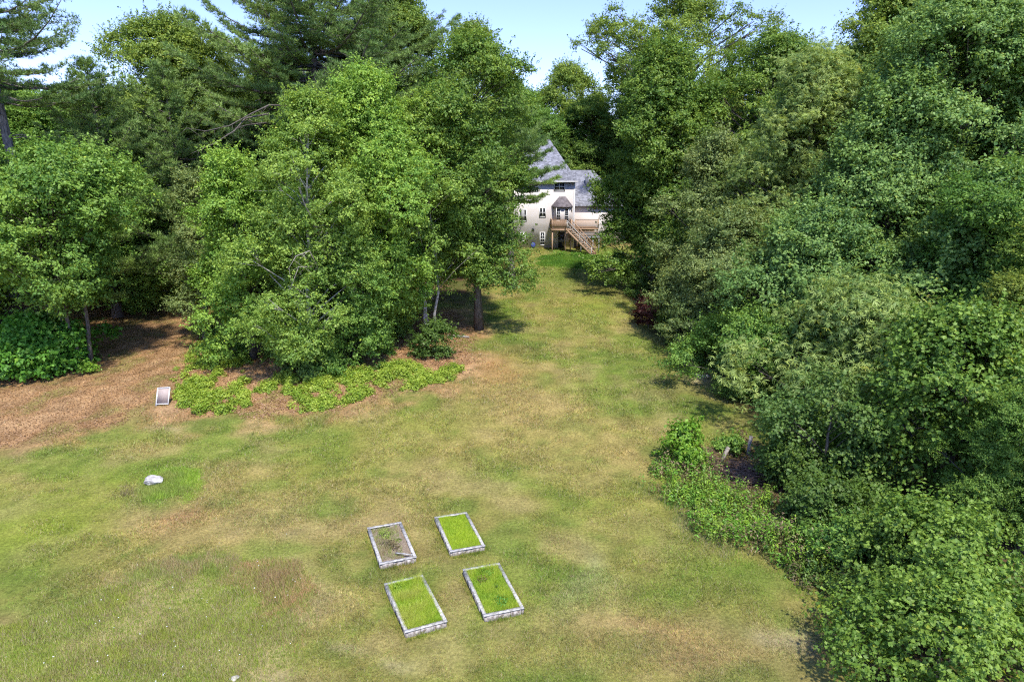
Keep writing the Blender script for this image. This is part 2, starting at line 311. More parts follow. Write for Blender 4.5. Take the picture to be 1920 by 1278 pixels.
def leaves(rng, P, N, L, W, droop=.25, out=None, shape='leaf'):
    """P centres, N normals; returns verts, faces list, repeats"""
    n = len(P); L = np.broadcast_to(L, n) * rng.uniform(.5, 1.4, n); W = L * W
    t = rsph(rng, n) + (0 if out is None else out * .6); t[:, 2] -= droop
    t = nrm(t - N * (t * N).sum(1, keepdims=True)); b = np.cross(N, t)
    if shape == 'leaf':
        V = np.empty((n, 4, 3)); l = L[:, None]; w_ = W[:, None]
        V[:, 0] = P - t * l * .5; V[:, 1] = P + b * w_ * .5 + N * w_ * .12; V[:, 2] = P + t * l * .5 - N * l * .12; V[:, 3] = P - b * w_ * .5 + N * w_ * .12
        return V.reshape(-1, 3), np.arange(n * 4).reshape(n, 4), 4
    if shape == 'maple':
        l = L[:, None]; V = np.empty((n, 8, 3)); ang = [np.pi, 1.9, 1.05, .52, 0, -.52, -1.05, -1.9]; rr = [.42, .34, .55, .30, .58, .30, .55, .34]
        for k in range(8):
            V[:, k] = P + (t * math.cos(ang[k]) + b * math.sin(ang[k])) * l * rr[k] + N * l * (.10 if k in (1, 2, 6, 7) else -.03)
        base = np.arange(n)[:, None] * 8
        F = np.concatenate([base + np.array([0, 1, 2, 3]), base + np.array([0, 3, 4, 5]), base + np.array([0, 5, 6, 7])])
        return V.reshape(-1, 3), F, 8
    if shape == 'fan':      # five long leaflets from one twig tip
        K = 5; V = np.empty((n, K, 4, 3)); l = L[:, None]
        for k in range(K):
            a = (k - 2) * .62 + rng.normal(0, .12, n)[:, None]
            d = t * np.cos(a) + b * np.sin(a); d = nrm(d + N * rng.normal(-.15, .25, n)[:, None]); s_ = np.cross(N, d); w_ = l * .085
            V[:, k, 0] = P; V[:, k, 1] = P + d * l * .4 + s_ * w_; V[:, k, 2] = P + d * l * .9 - N * l * .15; V[:, k, 3] = P + d * l * .4 - s_ * w_
        return V.reshape(-1, 3), np.arange(n * K * 4).reshape(-1, 4), K * 4
    if shape == 'needle':
        K = 7; V = np.empty((n, K, 3, 3)); l = L[:, None]
        for k in range(K):
            d = nrm(rsph(rng, n) * .9 + N * .75 + (0 if out is None else out * .5)); s_ = nrm(np.cross(d, rsph(rng, n))); w_ = l * .062
            V[:, k, 0] = P - s_ * w_; V[:, k, 1] = P + s_ * w_; V[:, k, 2] = P + d * l
        return V.reshape(-1, 3), np.arange(n * K * 3).reshape(-1, 3), K * 3

# ------------------------------------------------------------------ trees
PROF = {
    'round': lambda h: np.sqrt(np.clip(1 - (2 * h - 1) ** 2, 0, 1)) ** .8,
    'ovoid': lambda h: np.clip(np.sin(np.pi * np.clip(h, 0, 1) ** .75), 0, 1) ** .6,
    'full':  lambda h: np.clip((1 - h ** 2.6), 0, 1) ** .6 * (.80 + .2 * np.sin(np.pi * h)),
    'spread': lambda h: np.clip(np.sin(np.pi * np.clip(h, 0, 1) ** 1.3), 0, 1) ** .5,
}
def broad_tree(name, base, H, Rc, clear, prof, ca, cb, seed, leaf=.16, shape='leaf', wl=.62, dens=1., bark='bark', trunk_r=None, clump=.5, flat=.62, lean=(0, 0), boughs=None, label=None, cat='tree', group=None, open_=0., stems=1, up=.55, extra=(), cdy=0.):
    rng = np.random.default_rng(seed); rnd = random.Random(seed)
    root = empty(name, base, 0, label, cat, group)
    ch = H * (1 - clear); z0 = H * clear
    area = 2 * math.pi * Rc * ch * .75
    Rc = Rc * 1.08; nb = boughs or int(np.clip(area / 2.7, 16, 130))
    h = (np.arange(nb) + rng.uniform(.1, .9, nb)) / nb; h = h ** .92
    rng.shuffle(h)
    az = np.arange(nb) * 2.39996 + rng.normal(0, .35, nb)
    lump = 1 + .26 * np.sin(az * 2 + h * 7 + seed) + rng.normal(0, .14, nb)
    env = Rc * PROF[prof](h) * lump
    rad = env * np.clip(1 - np.abs(rng.normal(0, .28, nb)), .15, 1)
    rb = np.clip(Rc * .30, min(.55, Rc * .38), 1.5) * rng.uniform(.5, 1.4, nb)
    rad = np.clip(rad - rb * .55, 0, None)
    lx, ly = lean
    ax = lambda zz: np.stack([lx * (zz / H) ** 1.5 + .02 * H * np.sin(zz / H * 4 + seed), ly * (zz / H) ** 1.5 + .015 * H * np.cos(zz / H * 3 + seed)], -1)
    zc = z0 + h * ch * .96; zc = np.minimum(zc, H - rb * .6)
    B = np.stack([np.cos(az) * rad, np.sin(az) * rad, zc], 1); B[:, :2] += ax(zc); B[:, 1] += cdy * np.clip(zc / H * 2.5, 0, 1)
    for ex in extra:
        B = np.vstack([B, np.array(ex[:3])]); rb = np.append(rb, ex[3]); h = np.append(h, .3); az = np.append(az, math.atan2(ex[1], ex[0])); rad = np.append(rad, math.hypot(ex[0], ex[1])); nb += 1
    outb = nrm(np.stack([np.cos(az), np.sin(az), (h - .35) * 1.2], 1))
    # clumps on each bough
    nc = np.clip((rb / clump) ** 2 * 6.5 * dens ** .5, 5, 60).astype(int); ib = np.repeat(np.arange(nb), nc); n = len(ib)
    d = nrm(rsph(rng, n) + outb[ib] * .55 + np.array([0, 0, .30])); 
    C = B[ib] + d * (rb[ib] * rng.uniform(.55, 1.12, n))[:, None] * np.array([1.1, 1.1, .8])
    if open_ > 0: k = rng.random(n) > open_; C = C[k]; d = d[k]; ib = ib[k]; n = len(C)
    C[:, 2] = np.maximum(C[:, 2], .25)
    rc = clump * rng.uniform(.42, 1.25, n)
    la = leaf * leaf * wl * .5 * {'leaf': 1., 'maple': 1.5, 'fan': 1.3}[shape]
    nl = np.clip(rc ** 2 * 3.6 / la * .52 * dens, 6, 260).astype(int); ic = np.repeat(np.arange(n), nl); m = len(ic)
    e = nrm(rsph(rng, m) + d[ic] * .35 + np.array([0, 0, up]))
    P = C[ic] + e * (rc[ic] * rng.uniform(.35, 1.08, m) ** .7)[:, None] * np.array([1.15, 1.15, flat])
    P[:, 2] = np.maximum(P[:, 2], .06)
    sp = rng.random(m) < .19; tw = nrm(d + rsph(rng, n) * .5 + np.array([0, 0, .35]))
    P[sp] = (C[ic] + tw[ic] * (rc[ic] * rng.uniform(.8, 2.1, m))[:, None] + rng.normal(0, .05, (m, 3)))[sp]
    P[:, 2] = np.maximum(P[:, 2], .06)
    Nn = nrm(e * .75 + np.array([0, 0, .35]) + outb[ib][ic] * .25 + rsph(rng, m) * .6)
    V, F, rep = leaves(rng, P, Nn, leaf, wl, .25, e, shape)
    ca = np.array(ca); cb = np.array(cb)
    kc = rng.normal(0, .22, n)[ic] + rng.normal(0, .20, nb)[ib][ic]; k = np.clip(.5 + kc + rng.normal(0, .25, m), 0, 1)[:, None]
    c = (ca * (1 - k) + cb * k) * rng.uniform(.80, 1.2, (m, 1))
    yl = rng.random(m) < .015; c[yl] = c[yl] * np.array([1.7, 1.25, .9])
    crown = nmesh('crown', V, F, M['leaf'], root, colors=np.repeat(c, rep, axis=0))
    # trunk and limbs
    tr = trunk_r or (.018 * H + .03)
    mb = MB()
    def axis(zz, k=0): 
        a = ax(np.array([zz]))[0]; return Vector((a[0], a[1], zz))
    for s_ in range(stems):
        off = Vector((rnd.uniform(-.5, .5), rnd.uniform(-.3, .3), 0)) if stems > 1 else Vector((0, 0, 0))
        top = H * (.88 if stems == 1 else rnd.uniform(.6, .9)); pts = []; rr = []
        spr = off * 2.2
        for q in range(9):
            t = q / 8; pts.append(axis(t * top) + off + spr * t + Vector((rnd.uniform(-1, 1), rnd.uniform(-1, 1), 0)) * .012 * H * (t > 0)); rr.append(tr * (1 - .85 * t) * (1.35 if q == 0 else 1))
        pts[0].z = -.25
        mb.tube(pts, rr, 8)
    for j in range(nb):
        e_ = Vector(B[j]); zs = max(z0 * .75, e_.z - rad[j] * .75 - .3); zs = min(zs, H * .85); s0 = axis(zs); L_ = (e_ - s0).length
        if L_ < .3: continue
        r0 = max(.015, min(tr * .34, .016 * L_)) ; mid = s0.lerp(e_, .5) + Vector((rnd.uniform(-.1, .1), rnd.uniform(-.1, .1), .06)) * L_
        mb.tube([s0, mid, e_], [r0, r0 * .6, r0 * .25], 5)
        js = np.nonzero(ib == j)[0][:4]
        for q in js:
            mb.tube([mid.lerp(e_, .6), Vector(C[q])], [r0 * .3, .006], 3)
    mb.build('trunk', M[bark], root, smooth=True)
    return root

def pine_tree(name, base, H, Rc, clear, ca, cb, seed, label=None, group=None, dens=1., needle=.27, azlim=None, dead=6, trunk_r=None, lean=(0, 0), prof=None, step=.5, face=None):
    rng = np.random.default_rng(seed); rnd = random.Random(seed)
    root = empty(name, base, 0, label, 'tree', group)
    tr = trunk_r or .016 * H + .06; mb = MB()
    def axis(t): return Vector((lean[0] * t + .012 * H * math.sin(t * 5 + seed), lean[1] * t, H * t))
    pts = [axis(q / 12) for q in range(13)]; pts[0].z = -.3; mb.tube(pts, [tr * (1 - .92 * q / 12) * (1.25 if q == 0 else 1) for q in range(13)], 9)
    TP = []; TN = []; TO = []; TB = []; z = H * clear; bi = 0; a = rnd.uniform(0, 6)
    while z < H * .985:
        t = min(max((z / H - clear) / (1 - clear), 0.), 1.)
        L0 = Rc * ((1 - t) ** .75 * min(1, .55 + t * 2.2)) + .25
        for q in range(rnd.choice((3, 4, 4, 5)) if t < .85 else 4):
            a += 2 * math.pi / 4.4 + rnd.uniform(-.4, .4); L_ = L0 * rnd.uniform(.55, 1.2); bi += 1
            s0 = axis(z / H); zz = z + rnd.uniform(-.25, .25); s0.z = zz
            el = .05 + .75 * t ** 1.5 + rnd.uniform(-.12, .12); dr = Vector((math.cos(a), math.sin(a), 0))
            pts = []
            for k in range(6):
                u = k / 5; pts.append(s0 + dr * L_ * u * math.cos(el) + Vector((0, 0, L_ * (math.sin(el) * u - .16 * math.sin(u * 2.4) + .16 * u * u))) + Vector((0, 0, 0)))
            r0 = max(.02, .013 * L_ + .008); mb.tube(pts, [r0 * (1 - .85 * k / 5) for k in range(6)], 5)
            # flat spray of side shoots
            side = Vector((-dr.y, dr.x, 0)); ns = int(L_ * 6.5 * dens) + 4
            for k in range(ns):
                u = rnd.uniform(.22, 1.02); f = min(u, .999) * 5; i0 = int(f); p = pts[i0].lerp(pts[i0 + 1], f - i0) if i0 < 5 else pts[5]
                sl_ = (.18 + .34 * L_ * max(0., 1 - u) ** .6 * min(1, u * 1.9)) * rnd.uniform(.4, 1.1) * rnd.choice((-1, 1))
                d2 = side * sl_ + dr * abs(sl_) * .7; e_ = p + d2 + Vector((0, 0, abs(sl_) * rnd.uniform(-.02, .28)))
                if abs(sl_) > .5: mb.tube([p, e_], [.012, .005], 3)
                nt_ = max(3, int(abs(sl_) * 8.5 * dens) + 2)
                for j in range(nt_):
                    v = (j + rnd.random()) / nt_; v = max(v, .15); tp = p.lerp(e_, v) + Vector((rnd.gauss(0, .07), rnd.gauss(0, .07), rnd.gauss(.03, .05)))
                    TP.append(tp[:]); TN.append((0, 0, 1)); TO.append((dr + side * (1 if sl_ > 0 else -1) * .5)[:]); TB.append(bi)
        z += step * rnd.uniform(.7, 1.3) * (1 - .35 * t)
    for k in range(dead):
        z = H * clear * rnd.uniform(.45, 1.02); a = rnd.uniform(0, 6.28); L_ = rnd.uniform(.8, 2.6); s0 = axis(z / H)
        e_ = s0 + Vector((math.cos(a) * L_, math.sin(a) * L_, rnd.uniform(-.3, .4))); mb.tube([s0, s0.lerp(e_, .5) + Vector((0, 0, .1)), e_], [.05, .03, .01], 4)
    TP = np.array(TP); TN = np.array(TN, float); TO = np.array(TO); TB = np.array(TB); m = len(TP)
    V, F, rep = leaves(rng, TP, TN, needle, 1, .1, nrm(TO), 'needle')
    k = np.clip(.5 + rng.normal(0, .28, bi + 1)[TB] + rng.normal(0, .2, m), 0, 1)[:, None]; c = (np.array(ca) * (1 - k) + np.array(cb) * k) * rng.uniform(.8, 1.2, (m, 1))
    nmesh('crown', V, F, M['needle'], root, colors=np.repeat(c, rep, axis=0))
    mb.build('trunk', M['pine_bark'], root, smooth=True)
    return root
def copy_tree(o, loc, rz, sc_, tint, label=None, group=None):
    c = o.copy(); COL.objects.link(c); c.location = loc; c.rotation_euler = (0, 0, rz); c.scale = sc_
    if label: c['label'] = label
    if group: c['group'] = group
    for ch in list(o.children):
        k = ch.copy(); COL.objects.link(k); k.parent = c
        if ch.name.startswith('crown'): k.color = (*tint, 1)
    return c

# leaf colours (dark, light)
LK = 1.95
YGR = ((.075, .165, .025), (.175, .29, .045)); BRT = ((.075, .15, .025), (.165, .26, .045)); MAP = ((.055, .13, .022), (.13, .23, .04)); OAK = ((.045, .105, .018), (.12, .20, .032))
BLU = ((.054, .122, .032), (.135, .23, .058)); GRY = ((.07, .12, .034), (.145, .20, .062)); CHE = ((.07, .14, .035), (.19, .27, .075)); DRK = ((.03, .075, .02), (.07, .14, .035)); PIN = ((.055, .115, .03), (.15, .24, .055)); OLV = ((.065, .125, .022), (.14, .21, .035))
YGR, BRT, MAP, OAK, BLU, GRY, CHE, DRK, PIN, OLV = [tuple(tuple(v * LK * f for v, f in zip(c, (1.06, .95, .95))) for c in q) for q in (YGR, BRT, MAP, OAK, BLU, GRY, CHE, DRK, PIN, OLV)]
TREES = []
def T(kind, px, Y, ytop, hw, clear, colr, seed, name, label, group=None, **kw):
    x = (px - 960) / ppm(Y) ; zb = gz(x, Y)
    # lateral position from the crown's middle height, so the crown sits where the photo has it
    ztop = at(px, ytop, Y).z; zm = zb + (ztop - zb) * .55
    x = (px - 960) / ppm(Y, zm); zb = gz(x, Y); H = ztop - zb; Rc = hw / ppm(Y, zm)
    if 'extra' in kw: kw['extra'] = [tuple(at(a, b, c) - Vector((x, Y, zb))) + (r_,) for a, b, c, r_ in kw['extra']]
    if kind == 'pine': return pine_tree(name, (x, Y, zb), H, Rc, clear, *colr, seed, label=label, group=group, **kw)
    return broad_tree(name, (x, Y, zb), H, Rc, clear, kind, *colr, seed, label=label, group=group, **kw)
#TREES_BEGIN
# -- group beside the lawn with the pale stems (island bed)
T('ovoid', 572, 38, 175, 118, .06, BRT, 11, 'birch_tree', 'pale-barked tree with grey-green leaves at the front of the planted island', leaf=.13, bark='birch_bark', trunk_r=.17, open_=.12, clump=.40, cdy=1.15)
T('ovoid', 690, 43, 140, 112, .10, YGR, 12, 'broadleaf_tree', 'bright yellow-green tree in the middle of the island, tallest of its light trees', leaf=.14, clump=.42)
T('full', 448, 41, 295, 90, .03, YGR, 13, 'broadleaf_tree', 'low bright lime tree at the end of the island beside the leaf-strewn clearing', leaf=.14, clump=.42)
T('ovoid', 800, 46, 185, 95, .22, BRT, 14, 'maple_tree', 'mid-green tree with bare pale stems over the red-brown leaf litter', leaf=.14, clump=.42, bark='birch_bark', stems=4, trunk_r=.11)
T('spread', 888, 48, 70, 98, .20, OAK, 15, 'oak_tree', 'oak with a single straight dark trunk at the lawn edge in front of the house', leaf=.15, trunk_r=.30, open_=.18, clump=.5, extra=[(920, 470, 47, 1.), (950, 480, 47, 1.1), (975, 505, 46.5, .9), (905, 510, 46, .9), (935, 530, 46, 1.), (968, 540, 46, .9), (990, 520, 47, .7), (900, 440, 47.5, 1.1), (960, 450, 48, .8), (850, 500, 48, .9), (945, 380, 48, 1.), (960, 330, 48, .8), (950, 420, 47, .9)])
T('ovoid', 650, 48, 250, 120, .12, MAP, 16, 'broadleaf_tree', 'mid-green tree filling the gap behind the yellow-green tree on the island', leaf=.15)
T('full', 640, 40, 440, 95, .02, MAP, 17, 'young_tree', 'young leafy tree at the foot of the pale-barked tree', leaf=.13, clump=.36)
T('ovoid', 372, 45, 320, 62, .12, GRY, 18, 'small_tree', 'small grey-green tree between the shaded clearing and the lime tree', leaf=.12, clump=.36, open_=.08)
# -- trees beyond the clearing
T('spread', 115, 41, 290, 150, .34, MAP, 21, 'maple_tree', 'spreading maple with several dark stems above the low broad-leaved bush', leaf=.17, stems=3, trunk_r=.15, open_=.2)
T('pine', 52, 46, -160, 230, .60, (PIN[0], (.24, .34, .07)), 22, 'pine_tree', 'old white pine with a thick bare grey trunk and long tiers against the sky', trunk_r=.50, dead=16, dens=.9, lean=(-2.6, 0))
T('pine', 190, 52, 110, 190, .12, PIN, 23, 'pine_tree', 'broad pine with layered plates of needles behind the old bare-trunked pine', dens=1.1)
T('pine', 330, 56, 120, 190, .10, PIN, 24, 'pine_tree', 'dark layered pine under the broken bare limb', dens=1.1)
T('round', 345, 62, 40, 110, .15, OLV, 25, 'broadleaf_tree', 'yellow-topped tree rising to the sky between the two tall pines', leaf=.17)
T('round', 240, 54, 330, 110, .10, MAP, 26, 'broadleaf_tree', 'green tree at the back of the shaded clearing', leaf=.16)
T('pine', 600, 58, -220, 300, .42, PIN, 27, 'pine_tree', 'tallest white pine, dark trunk showing below its crown behind the island', trunk_r=.55, dead=10, dens=1.15)
T('ovoid', 740, 62, -50, 95, .15, OLV, 28, 'broadleaf_tree', 'tall light green tree leaning on the tallest white pine', leaf=.16)
T('ovoid', 878, 66, 45, 85, .15, OLV, 29, 'broadleaf_tree', 'tall feathery olive tree with spiky top against the open sky', leaf=.15, open_=.15, clump=.4)
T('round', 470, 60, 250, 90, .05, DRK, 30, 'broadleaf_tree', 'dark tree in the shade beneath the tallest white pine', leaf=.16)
T('round', 60, 60, 170, 140, .12, MAP, 31, 'broadleaf_tree', 'green tree behind the old bare-trunked pine', leaf=.16)
# -- behind and beside the house
T('pine', 962, 60, 185, 118, .47, PIN, 41, 'pine_tree', 'pine whose flat needle sprays cross the roof of the cream house', dens=1.2)
T('round', 1060, 104, 125, 75, .1, OLV, 42, 'broadleaf_tree', 'rounded tree standing behind the roof of the cream house', leaf=.22, clump=.6)
T('round', 960, 100, 160, 70, .1, MAP, 43, 'broadleaf_tree', 'lower tree behind the ridge of the cream house', leaf=.22, clump=.6)
# -- wood along the other side of the lawn
T('full', 1243, 60, 90, 106, .08, OAK, 51, 'oak_tree', 'big dark green tree beside the house deck at the head of the lawn', leaf=.19, clump=.55, trunk_r=.4)
T('spread', 1262, 88, -5, 150, .35, OLV, 52, 'oak_tree', 'tall open-crowned oak with sky showing through its top', leaf=.22, open_=.12, clump=.55)
T('round', 1440, 60, 70, 130, .1, OAK, 53, 'broadleaf_tree', 'even green tree next to the tall open-crowned oak', leaf=.18)
T('full', 1330, 50, 245, 75, .05, GRY, 54, 'broadleaf_tree', 'brownish-green tree tucked against the big dark tree', leaf=.15)
T('full', 1500, 46, 105, 130, .04, CHE, 55, 'chestnut_tree', 'long-leaved pale tree in the middle of the wood edge, reaching nearly to the sky', leaf=.22, shape='fan', wl=1.)
T('ovoid', 1650, 50, -40, 150, .1, OLV, 56, 'broadleaf_tree', 'yellow-topped tall tree on the skyline of the wood', leaf=.17)
T('full', 1365, 44, 400, 120, .02, GRY, 57, 'willow_like_tree', 'dense grey-green rounded tree at the lawn edge beside the red shrub', leaf=.13, clump=.4)
T('ovoid', 1800, 42, -60, 170, .2, BLU, 58, 'maple_tree', 'tall blue-green maple with thin dark stems at the frame edge', leaf=.17)
T('full', 1670, 40, 150, 130, .05, BLU, 59, 'maple_tree', 'blue-green maple with a pointed pale top in front of the tall maples', leaf=.17)
T('full', 1520, 38, 400, 150, .02, BLU, 60, 'broadleaf_tree', 'rounded green tree below the long-leaved pale tree', leaf=.16)
T('full', 1840, 33, 330, 140, .1, BLU, 61, 'maple_tree', 'maple with large pale leaf sprays half way up the frame edge', leaf=.17, shape='maple')
T('full', 1600, 31.5, 545, 160, .04, CHE, 62, 'chestnut_tree', 'low long-leaved tree with pale hanging leaves over a dark hollow', leaf=.26, shape='fan', wl=1.)
T('full', 1405, 36, 590, 108, .10, MAP, 63, 'broadleaf_tree', 'small dark tree leaning over the sandy patch of lawn', leaf=.13, clump=.4)
T('full', 1800, 24.5, 590, 190, .06, ((.10, .20, .03), (.24, .37, .06)), 64, 'maple_tree', 'large near maple with glossy star-shaped leaves', leaf=.15, shape='maple', clump=.36, trunk_r=.2)
T('full', 1800, 17.5, 985, 225, .03, ((.11, .21, .03), (.26, .39, .06)), 65, 'maple_tree', 'nearest maple spilling over the bottom corner of the lawn', leaf=.115, shape='maple', clump=.30, trunk_r=.14)
T('full', 1555, 25, 720, 125, .02, ((.07, .15, .03), (.17, .27, .06)), 66, 'young_tree', 'young tree hanging over the lower end of the weeds beside the near maples', leaf=.125, clump=.36, shape='maple')
T('full', 1770, 14.6, 1110, 190, .02, ((.11, .21, .03), (.26, .39, .06)), 67, 'young_tree', 'low star-leaved tree filling the bottom corner under the nearest maple', leaf=.105, shape='maple', clump=.28, trunk_r=.07)
#TREES_END
# -- deep wood behind: repeats that close the gaps
src = [o for o in COL.objects if o.type == 'EMPTY' and o.get('category') == 'tree']
byname = {o['label']: o for o in src}
def pick(sub): return next(o for k, o in byname.items() if sub in k)
DW = [pick('next to the tall open-crowned oak'), pick('yellow-topped tall tree'), pick('green tree behind the old bare'), pick('feathery olive'), pick('broad pine with layered')]
HT = [None] * 5
for i_, o in enumerate(DW):
    me = next(c for c in o.children if c.name.startswith('crown')).data
    v = np.empty(len(me.vertices) * 3, np.float32); me.vertices.foreach_get('co', v); HT[i_] = float(v.reshape(-1, 3)[:, 2].max())
rd = random.Random(5)
for px, Yb, yt, wh in [(-60, 62, 150, 'behind the old bare-trunked pine at the frame edge'), (20, 74, 140, 'behind the trunk of the old pine'), (110, 68, 170, 'between the old pine and the broad layered pine'), (190, 76, 150, 'behind the broad layered pine'), (270, 70, 150, 'under the yellow-topped skyline tree'), (420, 74, 120, 'in the skyline dip beside the tallest pine'), (500, 68, 110, 'behind the broken bare limb'), (560, 76, 70, 'behind the tallest white pine'), (680, 74, 60, 'showing past the tall light green tree'), (800, 74, 120, 'beneath the feathery olive tree'), (870, 84, 170, 'low on the skyline beside the oak crown'), (925, 92, 175, 'at the edge of the central sky gap'), (1010, 96, 190, 'over the ridge of the house roof'), (1105, 94, 170, 'over the garage end of the house'), (1165, 94, 180, 'just past the house wing'), (1185, 90, 200, 'behind the big dark tree by the deck'), (1340, 72, 120, 'under the open-crowned oak'), (1400, 76, 110, 'in the notch beside the open-crowned oak'), (1480, 68, 100, 'behind the even green tree'), (1560, 74, 70, 'behind the long-leaved pale tree top'), (1620, 64, 60, 'below the yellow-topped skyline tree of the wood'), (1700, 72, 40, 'behind the pointed blue-green maple'), (1760, 58, 50, 'between the tall maples on the skyline'), (1840, 66, 20, 'behind the tall blue-green maple'), (1920, 56, 10, 'at the top corner of the wood'), (1990, 46, 0, 'beyond the top corner of the wood'), (1720, 46, 200, 'behind the pointed maple, half way down'), (1880, 42, 180, 'behind the pale-sprayed maple'), (1960, 33, 250, 'over the shoulder of the pale-sprayed maple'), (1930, 25, 500, 'beside the large near maple'), (2010, 21, 700, 'above the nearest maple'), (1950, 50, 60, 'behind the thin dark stems of the tall maple'), (1600, 56, 180, 'in the dark gap under the yellow-topped tree'), (1940, 38, 330, 'deep in shade at the frame edge'), (-120, 54, 120, 'beyond the frame edge past the old pine'), (-150, 44, 200, 'past the spreading maple'), (60, 62, 260, 'in the shade behind the spreading maple'), (430, 66, 300, 'behind the lime tree and the clearing'), (2060, 28, 300, 'past the near maples')]:
    k = rd.choice((0, 1, 2, 2, 3, 0, 4)) if px < 960 else rd.choice((0, 1, 2, 3, 0))
    zt = at(px, yt, Yb).z; x = (px - 960) / ppm(Yb, 10); zb = gz(x, Yb); f = (zt - zb) / HT[k]; fw = min(f * rd.uniform(.95, 1.25), 1.25); tv = rd.uniform(.75, 1.05)
    copy_tree(DW[k], (x, Yb, zb), rd.uniform(0, 6.28), (fw, fw, f), (tv * rd.uniform(.9, 1.1), tv, tv * .95), ('even green', 'yellow-tipped', 'mid-green', 'feathery olive', 'layered dark pine')[k] + ' tree ' + wh, 'trees deep in the wood')

# ------------------------------------------------------------------ shrubs and small plants
def clump_arrays(rng, P, r, h, leaf, shape, ca, cb, wl=.6, dens=1.):
    n = len(P); r = np.broadcast_to(r, n); h = np.broadcast_to(h, n)
    la = leaf * leaf * wl * .5 * {'leaf': 1., 'maple': 1.5, 'fan': 1.3}[shape]
    nl = np.clip((2 * np.pi * r * (r * .5 + h * .6)) / la * .75 * dens, 5, 4000).astype(int); ic = np.repeat(np.arange(n), nl); m = len(ic)
    e = rsph(rng, m); e[:, 2] = np.abs(e[:, 2]); k = (rng.uniform(.4, 1.08, m) ** .6)[:, None]
    lum = 1 + .25 * np.sin(np.arctan2(e[:, 1], e[:, 0]) * 3 + ic) * (1 - e[:, 2]) + .15 * np.sin(e[:, 2] * 9 + ic * 2)
    Q = P[ic] + e * k * lum[:, None] * np.stack([r[ic], r[ic], h[ic]], 1); Q[:, 2] = np.maximum(Q[:, 2], P[ic, 2] + .02)
    N = nrm(e * .7 + np.array([0, 0, .4]) + rsph(rng, m) * .6); V, F, rp = leaves(rng, Q, N, leaf, wl, .2, e, shape)
    kk = np.clip(.5 + rng.normal(0, .3, n)[ic] + rng.normal(0, .25, m), 0, 1)[:, None]; c = (np.array(ca) * (1 - kk) + np.array(cb) * kk) * rng.uniform(.8, 1.2, (m, 1))
    return V, F, np.repeat(c, rp, axis=0)
def bush(name, px, py, w_px, h_m, colr, seed, label, cat='bush', leaf=.13, shape='leaf', wl=.6, group=None, prof='full', dens=1.2, push=0., clump=.3):
    p = g_at(px, py); p.y += push; p.z = gz(p.x, p.y); Rc = w_px / ppm(p.y, p.z) / 2
    r_ = broad_tree(name, p, h_m, Rc, .02, prof, *colr, seed, leaf=leaf, shape=shape, wl=wl, clump=min(clump, Rc * .45), dens=dens, trunk_r=.035, label=label, cat=cat, group=group, boughs=max(14, int(2 * math.pi * Rc * h_m * .75 / .8)), open_=0)
    return r_
LIM = ((.12, .27, .02), (.26, .44, .05)); DGS = ((.07, .14, .025), (.14, .23, .04))
bush('broadleaf_bush', 50, 705, 185, 3.0, ((.08, .24, .025), (.17, .38, .05)), 71, 'low wide bush with big bright green leaves below the spreading maple', leaf=.24, wl=.7, push=1.2)
bush('bush', 590, 690, 120, 2.2, DGS, 72, 'dark glossy bush at the foot of the pale-barked tree trunk')
bush('bush', 815, 668, 66, 2.1, DGS, 73, 'narrow dark bush beside the pale bare stems')
bush('bush', 700, 640, 110, 2.6, MAP, 74, 'green bush spilling over the leaf litter beside the pale-barked tree', push=1)
bush('bush', 480, 650, 130, 2.4, MAP, 75, 'leafy bush under the lime tree above the ferns', push=.5)
bush('red_shrub', 1216, 612, 66, 2.1, ((.045, .012, .012), (.10, .028, .025)), 76, 'dark red-leaved shrub at the lawn edge under the wood', cat='shrub', leaf=.11, dens=1.5)
bush('sapling', 1283, 868, 76, 1.7, LIM, 77, 'bright green sapling standing above the tall weeds', cat='sapling', leaf=.17, wl=.5)
bush('bush', 1370, 844, 44, .5, MAP, 78, 'low green bush between the two leaning posts')
bush('small_plant', 166, 700, 26, .55, LIM, 79, 'single small bright sprout in the red-brown leaf litter', cat='plant', leaf=.12, dens=1)
bush('bush', 410, 625, 50, 1.3, DGS, 80, 'small dark bush at the corner of the shaded clearing')
UB = ['at the far end of the wood near the house', 'beside the red-leaved shrub on its uphill side', 'under the dense grey-green tree', 'just above the flat pale stone', 'below the flat pale stone', 'above the thin upright post', 'under the leaning small dark tree', 'behind the brush pile', 'behind the middle of the tall weeds', 'behind the lower end of the weeds', 'under the nearest maple, lawn side', 'between the weeds and the nearest maple']
for i_, (px, py, wd, hm) in enumerate([(1150, 520, 60, 2.5), (1185, 560, 60, 2.2), (1262, 645, 70, 2.8), (1320, 700, 80, 2.8), (1372, 760, 80, 2.6), (1480, 800, 80, 1.6), (1520, 868, 100, 2.6), (1480, 930, 120, 2.3), (1540, 1010, 130, 2.0), (1600, 1090, 120, 1.8), (1680, 1180, 130, 1.6), (1700, 1120, 140, 2.4)]):
    bush('understory_bush', px + 12, py, wd, hm * .8, DGS if i_ % 3 else MAP, 90 + i_, ('dark' if i_ % 3 else 'mid-green') + ' bush ' + UB[i_], leaf=.12, group='bushes at the foot of the wood', push=.8, dens=1.1, prof='round')

def scatter_poly(rng, P, n, edge=.7):
    lo = P.min(0) - edge; hi = P.max(0) + edge; q = rng.uniform(lo, hi, (n * 4, 2)); j = fbm(q[:, 0], q[:, 1], .9, 41, 3); sd = poly_sd(q[:, 0], q[:, 1], P) + (j - .5) * 3.2 * edge
    q = q[rng.random(len(q)) < sstep(-.25 * edge, .9 * edge, sd)]; return q[:n]
